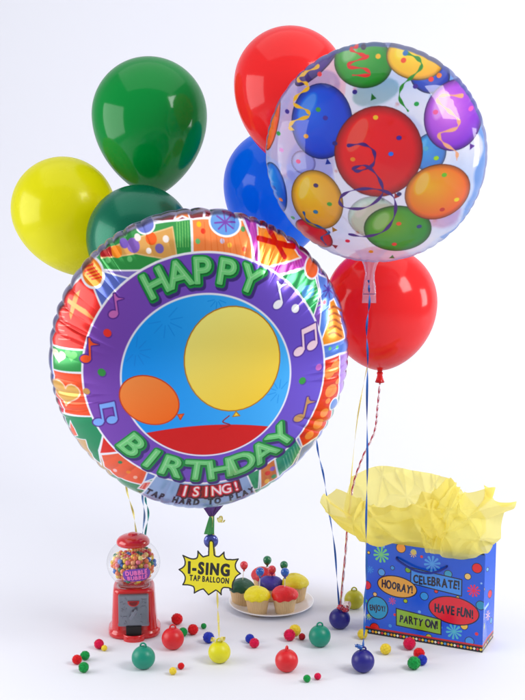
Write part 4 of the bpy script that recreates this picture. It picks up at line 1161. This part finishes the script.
def paint_bag(P):
    p = Painter(P, BLU, 0.42)
    k = 1.95      # millimetres per photograph pixel here
    dots = [(403, 549, 5, (244, 160, 70), 1), (416, 552, 3, (200, 200, 120), 0), (369, 556, 1.6, (244, 200, 90), 1), (394, 569, 2.2, (70, 150, 220), 1), (382.5, 574, 3.8, (90, 160, 226), 1), (410, 570, 3, (120, 170, 60), 1), (367, 587, 4.6, (222, 44, 66), 1), (478, 564.5, 5, (222, 36, 44), 1),
            (469, 573.5, 3.3, (236, 196, 120), 1), (450, 572, 4, (70, 160, 196), 1), (426, 595.5, 4.2, (70, 150, 220), 1), (481, 603, 4.6, (50, 140, 180), 1), (438, 590, 2, (222, 60, 60), 1), (375, 628, 5, (220, 36, 48), 1), (391, 626, 1.8, (80, 150, 226), 0), (396, 615, 1.5, (220, 50, 60), 0),
            (421, 611.5, 1.6, (120, 170, 230), 0), (465, 625, 3.8, (236, 190, 90), 1), (442, 627, 1.6, (90, 160, 226), 0), (477, 633, 1.8, (216, 50, 70), 0), (470, 641, 4.6, (70, 140, 220), 1), (430, 637, 3.2, (190, 190, 80), 1), (375.5, 595.5, 2.2, (236, 190, 130), 1), (407, 601, 2.2, (170, 190, 60), 1),
            (365.5, 602, 2, (90, 180, 120), 0), (369, 616, 1.6, (200, 190, 90), 0), (459, 596, 2, (236, 200, 90), 1), (482, 580, 1.0, (150, 190, 240), 0), (385, 549, 1.4, (120, 170, 230), 0), (424, 556, 1.5, (220, 60, 60), 0)]
    for x, y, r, c, ln in dots:
        a, b = BQ(x, y); p.ell(a, b, r * k, r * k, c, line=(1.3, KB) if ln else None)
    for x, y, r, c in ((382.3, 557, 7.4, (120, 200, 130)), (434.5, 562.5, 7.4, (90, 160, 230)), (474.6, 588, 5.6, (226, 44, 84)), (455, 631, 7.2, (90, 180, 200)), (415.5, 554, 3.2, (226, 180, 110)), (370.5, 572, 3.4, (60, 140, 220)), (393.4, 601.5, 3.4, (214, 70, 120)), (369, 617.5, 3.0, (150, 190, 120)), (400, 613, 2.2, (214, 60, 80))):
        a, b = BQ(x, y); flower(p, a, b, r * k, c, n=10 if r > 5 else 8)
    def plaque(pts, c): p.poly([BQ(*q) for q in pts], c, line=(2.2, KB))
    plaque([(413, 567.5), (463.3, 577), (462.8, 594), (412.4, 583)], (74, 142, 224))
    a, b = BQ(398.5, 587.2); p.ell(a, b, 41, 21.5, (228, 166, 84), rot=-3, line=(2.2, KB))
    a, b = BQ(378, 608.6); p.ell(a, b, 22, 23.5, (52, 150, 196), line=(2.2, KB))
    a, b = BQ(455, 609.3); p.ell(a, b, 50, 28, (216, 32, 54), rot=-3, line=(2.2, KB))
    plaque([(397.4, 608.6), (442.4, 618.8), (442.2, 634.4), (397.4, 625.4)], (142, 182, 70))
    def txt(s, x, y, h, rot=0, sx=.8, seed=1, gap=.14, sp=.4):
        a, b = BQ(x, y); p.letters(text_line(s, a, b, h, rot=rot, sx=sx, jit=.16, seed=seed, gap=gap, space=sp), [(0.02, (200, 214, 240), (-.03, .03)), (0.05, KB, (0, 0))])
    txt('CELEBRATE!', 438, 580.7, 17, rot=-1, sx=.62, seed=3)
    txt('HOORAY!', 398.6, 587.2, 15.5, rot=-3, sx=.56, seed=5)
    txt('ENJOY!', 378, 608.6, 11.5, sx=.52, seed=8, rot=4)
    txt('HAVE FUN!', 455, 609.6, 17, rot=-1, sx=.56, seed=12)
    txt('PARTY ON!', 420, 621.7, 15, rot=-1, sx=.62, seed=4)
    border(p, BW * 1000, h=11.5)
    return p.done()
M_bag = plain('printed_gloss_paper', (255, 255, 255), rough=.24, coat=.35, coat_rough=.1, attr=True)
M_bagin = plain('white_bag_inside', (232, 232, 236), rough=.6)
hw = BW / 2
ysh = -0.035
def front_fn(u, v):
    # slight belly and lean of a filled paper bag
    y = ysh - 0.006 * np.sin(np.pi * u) * v - 0.0 * v
    return np.stack([(u - .5) * BW, y, v * BH], 1)
u_, v_ = np.meshgrid(np.linspace(0, 1, 760), np.linspace(0, 1, 560))
colf = paint_bag(np.stack([u_.ravel() * BW * 1000, v_.ravel() * BH * 1000], 1))
front = grid_panel('front_panel', front_fn, 760, 560, M_bag, BAG, colf)
def side_paint(P):
    p = Painter(P, (38, 92, 208), 0.5)
    for x, y, r, c in ((18, 140, 8, (90, 170, 200)), (66, 96, 8, (220, 50, 70)), (20, 46, 7, (190, 200, 110)), (60, 148, 4, (120, 180, 240)), (44, 112, 4, (220, 200, 90)), (70, 40, 6, (80, 160, 220))):
        p.ell(x, y, r, r, c, line=(1.2, KB))
    flower(p, 54, 56, 9, (220, 180, 200)); flower(p, 28, 84, 10, (120, 180, 240)); p.poly([(10, 60), (60, 76), (60, 81), (10, 65)], (170, 205, 245))
    border(p, BD * 1000, h=11.5)
    return p.done()
us, vs_ = np.meshgrid(np.linspace(0, 1, 160), np.linspace(0, 1, 320))
cols_ = side_paint(np.stack([us.ravel() * BD * 1000, vs_.ravel() * BH * 1000], 1))
for sgn in (1, -1):
    def side_fn(u, v, sgn=sgn):
        dent = 0.020 * (1 - np.abs(2 * u - 1)) * np.clip(v * 1.1, 0, 1)      # gusset folded in
        return np.stack([sgn * (hw - dent - 0.0003), ysh + 0.0004 + u * BD, v * BH], 1)
    grid_panel('side_panel', side_fn, 160, 320, M_bag, BAG, cols_)
bb = bmesh.new(); add_box(bb, (0, ysh + BD, BH / 2), (BW - .001, .0008, BH)); bm_obj('back_panel', bb, plain('blue_bag_paper', BLU, rough=.3, coat=.3), BAG, smooth=False)
bb = bmesh.new(); add_box(bb, (0, ysh + BD / 2, .0016), (BW - .003, BD - .003, .001)); bm_obj('bottom_panel', bb, M_bagin, BAG, smooth=False)
# cord handle on the front
inv = None
bpy.context.view_layer.update()
inv = BAG.matrix_world.inverted()
def bagloc(px, py, out):
    u, v = BQ(px, py); return Vector((u / 1000 - hw, ysh - 0.006 - out, v / 1000))
hp = catmull([bagloc(398.6, 558.5, -.003), bagloc(399.5, 559.5, .003), bagloc(406, 563, .006), bagloc(418, 568.5, .008), bagloc(431, 570.5, .008), bagloc(441, 568.5, .006), bagloc(448, 565, .003), bagloc(449, 563.8, -.003)], 10)
V, F_ = tube_vf(hp, .0022, 12)
mesh_obj('handle', V, F_, plain('navy_cord', (22, 44, 150), rough=.6, bump=.6, bscale=900), BAG)

# ------------------------------------------------------------------ tissue paper
M_tissue = plain('yellow_tissue', (253, 242, 142), rough=.5, spec=.25, noise=.03, nscale=20, transl=.5, bump=.08, bscale=90)
def see_through(m, fac):
    nt = m.node_tree; out = nt.nodes['Material Output']; src = out.inputs['Surface'].links[0].from_socket
    t = nt.nodes.new('ShaderNodeBsdfTransparent'); t.inputs['Color'].default_value = (1.0, .96, .62, 1)
    mx = nt.nodes.new('ShaderNodeMixShader'); mx.inputs['Fac'].default_value = fac
    nt.links.new(src, mx.inputs[1]); nt.links.new(t.outputs['BSDF'], mx.inputs[2]); nt.links.new(mx.outputs['Shader'], out.inputs['Surface'])
see_through(M_tissue, 0.2)
def yfront(px): return bl.y + (br.y - bl.y) * (px - 365.0) / 117.0      # the bag's front edge
def tissue(ctrl, seed, label, amp=1.0, lines=8, hold=True):
    """a sheet hung through rows of (px, py, distance behind the bag's front), with straight sharp creases"""
    rows = [[at_y(a, b, yfront(a) + d) for a, b, d in r] for r in ctrl]
    A = np.array([[tuple(p) for p in catmull(r, 44)] for r in rows])
    G = np.array([[tuple(p) for p in catmull([Vector(q) for q in A[:, j]], 44)] for j in range(A.shape[1])]).transpose(1, 0, 2)
    nv_, nu_ = G.shape[:2]
    U, W = np.meshgrid(np.linspace(0, 1.5, nu_), np.linspace(0, 1, nv_))
    r_ = np.random.RandomState(seed); disp = np.zeros_like(U)
    for n_, cap, h in ((lines, .30, .10), (lines, .08, .045)):
        d = np.full_like(U, cap); sg = np.zeros_like(U)
        for k in range(n_):
            a = r_.uniform(0, np.pi); x0, y0 = r_.uniform(0, 1.5), r_.uniform(0, 1)
            e = (U - x0) * np.cos(a) + (W - y0) * np.sin(a) + .012 * np.sin(9 * (U * np.sin(a) - W * np.cos(a)) + k)
            sg += np.where(e > 0, 1, -1) * r_.uniform(-1, 1) * .012 * np.tanh(np.abs(e) * 9)
            d = np.minimum(d, np.abs(e) * r_.uniform(.7, 1.4))
        disp += (cap - d) * h + sg * .35 * (h / .085)
    du = np.gradient(G, axis=1); dv = np.gradient(G, axis=0); N_ = np.cross(du, dv); N_ /= np.linalg.norm(N_, axis=2, keepdims=True) + 1e-9
    disp = disp - disp.mean()
    disp = disp * (np.clip((W - .30) / .25, 0, 1) if hold else np.clip(W * 5, .3, 1))
    G = G + N_ * (disp * amp)[..., None]
    i = np.arange(nv_ - 1)[:, None] * nu_ + np.arange(nu_ - 1)[None, :]
    q = np.stack([i, i + 1, i + nu_ + 1, i + nu_], -1).reshape(-1, 4)
    o = big_mesh('tissue_paper', G.reshape(-1, 3), q, [], M_tissue, None)
    tag(o, label, 'tissue paper', 'yellow tissue sheets in the gift bag')
tissue([[(376, 585, .045), (402, 588, .045), (428, 590, .045), (452, 592, .045), (472, 594, .045)],
        [(364, 541, .050), (396, 542, .052), (426, 544, .052), (455, 547, .05), (478, 550, .045)],
        [(344, 512, .07), (380, 508, .09), (418, 508, .095), (446, 511, .09), (470, 520, .07)],
        [(350, 477, .09), (378, 466, .11), (412, 470, .12), (440, 477, .11), (460, 490, .09)]], 3,
       'tall back sheet of yellow tissue paper rising highest at the left of the bag', amp=1.9)
tissue([[(378, 584, .03), (400, 588, .03), (424, 590, .03), (452, 594, .03)],
        [(370, 545, .018), (394, 546, .016), (424, 548, .016), (452, 551, .016)],
        [(340, 522, -.01), (368, 535, -.03), (408, 535, -.035), (448, 530, -.03)],
        [(324, 497, -.005), (358, 522, -.03), (404, 517, -.045), (440, 508, -.03)],
        [(334, 495, .025), (366, 511, .02), (405, 504, .0), (436, 488, .02)]], 8,
       'front sheet of yellow tissue paper folded over the left edge of the bag', amp=1.9)
tissue([[(426, 551, -.010), (438, 553, -.012), (450, 559, -.013), (463, 561, -.013), (477, 557, -.010)],
        [(424, 530, -.012), (440, 535, -.016), (454, 540, -.018), (472, 540, -.016), (492, 546, .0)],
        [(422, 508, .0), (440, 514, -.025), (458, 522, -.03), (478, 524, -.03), (503, 528, .01)],
        [(430, 492, .02), (446, 496, -.01), (462, 507, -.015), (482, 500, -.02), (515, 508, .02)],
        [(438, 483, .05), (452, 482, .04), (466, 494, .03), (491, 476, .03), (510, 500, .05)]], 15,
       'right sheet of yellow tissue paper with a pointed corner above the bag', amp=1.55, hold=False)

# ------------------------------------------------------------------ starburst tag
def starburst():
    p0 = at_y(209, 571, -0.182); s = scale_at(p0)
    root = empty('hang_tag', p0); root.rotation_euler = (0, 0, R_(-3))
    tag(root, 'yellow starburst tag with black edge reading I-SING TAP BALLOON', 'tag')
    k = 6.5625
    raw = [(85, 362), (140, 384), (177, 377), (184, 330), (218, 369), (254, 358), (258, 268), (264, 258), (278, 258), (286, 268), (292, 355), (322, 366), (356, 334), (365, 378), (397, 384), (449, 380), (430, 434), (463, 480), (424, 520), (410, 590), (372, 578), (342, 586), (336, 628), (300, 596), (252, 630), (218, 590), (157, 620), (152, 574), (82, 564), (98, 508), (58, 460), (98, 425)]
    pts = [((x / k + 170 - 209), -(y / k + 500 - 571)) for x, y in raw]
    # concave sides between the points of the star
    q = []
    for i, (a, b) in enumerate(zip(pts, pts[1:] + pts[:1])):
        for t in (0, .33, .66):
            x, y = a[0] + (b[0] - a[0]) * t, a[1] + (b[1] - a[1]) * t
            f = 1 - (.035 if 0 < t and abs(x) > 6 else 0)
            q.append((x * f, y * f))
    q = np.array(q)
    lo = q.min(0) - 2; hi = q.max(0) + 2
    nu, nv = 420, 400
    U, W = np.meshgrid(np.linspace(lo[0], hi[0], nu), np.linspace(lo[1], hi[1], nv)); P = np.stack([U.ravel(), W.ravel()], 1)
    p = Painter(P, (18, 18, 14), .22)
    p.shape(poly_segs(q), (240, 226, 16), grow=-.75)
    t1 = text_line('I-SING', -0.2, 2.4, 11.4, rot=-3.5, sx=.72, gap=.27, jit=.06, seed=2)
    p.letters(t1, [(.07, (12, 12, 10), (0, 0))])
    t2 = text_line('TAP BALLOON', 0.2, -8.6, 5.6, rot=-4, sx=.60, gap=.19, space=.45, jit=.04, seed=5)
    p.letters(t2, [(.05, (12, 12, 10), (0, 0))])
    col = p.done()
    d = Painter._dist(P, poly_segs(q)); ins = Painter._inside(P, poly_segs(q)); keep = ins | (d < .7)
    i = np.arange(nv - 1)[:, None] * nu + np.arange(nu - 1)[None, :]
    quads = np.stack([i, i + 1, i + nu + 1, i + nu], -1).reshape(-1, 4)
    quads = quads[keep[quads].all(1)]
    used = np.unique(quads); remap = np.full(len(P), -1); remap[used] = np.arange(len(used)); quads = remap[quads]
    Pu = P[used]; bow = -0.0006 * np.cos(Pu[:, 0] / 20)
    V1 = np.stack([Pu[:, 0] * s, bow, Pu[:, 1] * s], 1); V2 = V1 + np.array([0, .0007, 0])
    n = len(V1)
    # rim between front and back
    e = {}
    for f in quads:
        for a, b in ((f[0], f[1]), (f[1], f[2]), (f[2], f[3]), (f[3], f[0])):
            if (b, a) in e: del e[(b, a)]
            else: e[(a, b)] = 1
    rim = np.array([(b, a, a + n, b + n) for a, b in e])
    V = np.concatenate([V1, V2]); allq = np.concatenate([quads, quads[:, ::-1] + n, rim])
    big_mesh('card', V, allq, [], plain('printed_card', (255, 255, 255), rough=.35, coat=.15, attr=True), root, np.concatenate([col[used], col[used]]))
starburst()

# ------------------------------------------------------------------ ribbons
M_rib = {k: plain(k + '_curling_ribbon', c, rough=.25, coat=.3, noise=.08, nscale=50, transl=.25) for k, c in
         {'blue': (40, 104, 190), 'red': (216, 60, 84), 'white': (244, 226, 230), 'yellow': (240, 228, 130), 'teal': (60, 172, 168), 'pale blue': (110, 150, 200)}.items()}
def ribbon(pts, key, width, turns, label, curls=(), n=14, wob=0.0):
    P = catmull(pts, n)
    if wob:
        r_ = random.Random(len(pts)); a, b = r_.uniform(0, 6), r_.uniform(0, 6)
        for i, q in enumerate(P): P[i] = q + Vector((wob * math.sin(i * .35 + a), wob * math.cos(i * .31 + b), 0)) * min(1, i / 10, (len(P) - 1 - i) / 10)
    V, F_ = ribbon_vf(P, width, 0.3, turns)
    for (c, r, h, nt, axis, ph, wd) in curls:
        c = Vector(c); ax = Vector(axis).normalized(); u = ax.orthogonal().normalized(); w_ = ax.cross(u)
        m = int(nt * 24); base = len(V)
        for i in range(m + 1):
            a = ph + 2 * math.pi * i / 24; t = i / m; rr = r * (.45 + .55 * min(1, t * 2.5)); rd = u * math.cos(a) + w_ * math.sin(a)
            pt = c + rd * rr + ax * (h * t)
            for sx, sy in ((-1, -1), (1, -1), (1, 1), (-1, 1)): V.append(pt + ax * (sx * wd / 2) + rd * (sy * .00018))
        for i in range(m):
            for k in range(4):
                k2 = (k + 1) % 4; F_.append((base + i * 4 + k, base + i * 4 + k2, base + i * 4 + 4 + k2, base + i * 4 + 4 + k))
    o = mesh_obj('curling_ribbon', V, F_, M_rib[key], smooth=False); tag(o, label, 'ribbon', 'curling ribbons tied to the balloons')
def wt(px, py): return weights[(px, py)]
# clear balloon -> dark blue weight by the bag
w8 = wt(362.9, 661.0); c0 = at_y(368.5, 280, -0.184)
ribbon([c0, at_y(369.5, 296, -0.186), at_y(367, 330, -0.19), at_y(367.5, 380, -0.2), at_y(366.8, 480, -0.215), at_y(366.2, 560, -0.23), at_y(364.5, 615, -0.245), w8], 'blue', 0.0042, 5.5,
       'long blue ribbon hanging from the clear balloon past the gift bag', curls=[((w8.x - .015, w8.y - .001, w8.z + .006), .0038, .013, 2.6, (1, 0, -.35), 0, .0045)], wob=.0008)
# lower red balloon -> dark blue weight
w6 = wt(339.6, 618.5)
path = [k_redl, at_y(377, 410, 0.03), at_y(374, 432, 0.02), at_y(362, 458, 0.01), at_y(353, 485, -0.0), at_y(348, 520, -0.03), at_y(344.5, 560, -0.05), w6 + Vector((.001, 0, .002))]
ribbon(path, 'red', 0.0034, 11, 'red twisted ribbon from the lower red balloon to its weight', curls=[((w6.x + .006, w6.y - .008, w6.z - .004), .006, .012, 2.4, (1, -.4, .5), 0, .004), ((w6.x - .004, w6.y - .008, w6.z + .002), .005, .010, 2, (.6, -.5, .2), 2, .004)])
path2 = [p + Vector((.0016, -.0006, 0)) for p in path]
ribbon(path2, 'white', 0.0036, 11.5, 'white ribbon twisted round the red one below the red balloon', curls=[((w6.x + .010, w6.y - .006, w6.z + .006), .0075, .010, 2.2, (.8, -.6, .2), 1, .004)])
ribbon([k_blue, at_y(298, 340, 0.10), at_y(313, 420, 0.05), at_y(318, 450, 0.04), at_y(325, 485, 0.02), at_y(334, 545, -0.03), w6 + Vector((-.001, 0, .001))], 'blue', 0.004, 4, 'blue ribbon coming down behind the foil balloon to the ribboned blue weight', wob=.0006)
# left balloons, going down behind the gumball machine
gx = Vector((gp.x, gp.y + 0.10, 0.004))
ribbon([k_yel, at_y(112, 440, 0.08), at_y(124, 478, 0.05), at_y(131, 506, 0.03), at_y(137, 535, 0.02), gx + Vector((.01, .02, 0))], 'yellow', 0.0042, 3, 'pale yellow ribbon falling behind the gumball machine', wob=.001)
ribbon([k_teal, at_y(141, 440, 0.03), at_y(142, 485, 0.02), at_y(144, 512, 0.015), at_y(143, 545, 0.01), gx + Vector((.018, .01, 0))], 'pale blue', 0.0042, 3, 'grey blue ribbon falling behind the gumball machine', wob=.001)
ribbon([k_green, at_y(149, 400, 0.08), at_y(145, 485, 0.03), at_y(148, 512, 0.02), at_y(145.5, 545, 0.015), gx + Vector((.024, .015, 0))], 'teal', 0.0042, 4, 'teal ribbon falling behind the gumball machine', wob=.001)
# foil -> yellow weight
w3 = wt(219.4, 652.0); t0 = at_y(212, 516, Yn - .004)
ribbon([t0, at_y(214, 545, Yn + .004), at_y(216.5, 580, Yn + .004), at_y(218, 612, Yn + .002), w3], 'yellow', 0.0042, 3, 'yellow ribbon from the starburst tag down to the yellow weight',
       curls=[((t0.x + .012, t0.y - .003, t0.z - .006), .0065, .010, 1.8, (1, -.5, .25), 0, .0038), ((w3.x + .002, w3.y - .003, w3.z + .003), .004, .008, 2, (1, -.3, .1), 1, .004), ((w3.x - .008, w3.y - .003, w3.z + .001), .004, .007, 2, (-1, -.3, .3), 1, .004)])
# top red and blue balloons are tied into the same bunch, out of sight behind the others
ribbon([k_redt, at_y(325, 200, 0.12), at_y(372, 256, 0.15), at_y(374, 330, 0.16), at_y(364, 382, 0.12), at_y(356, 430, 0.08), at_y(347, 525, 0.02), w6 + Vector((.001, 0.002, .001))], 'yellow', 0.003, 3, 'thin pale yellow ribbon behind the red and white twist')
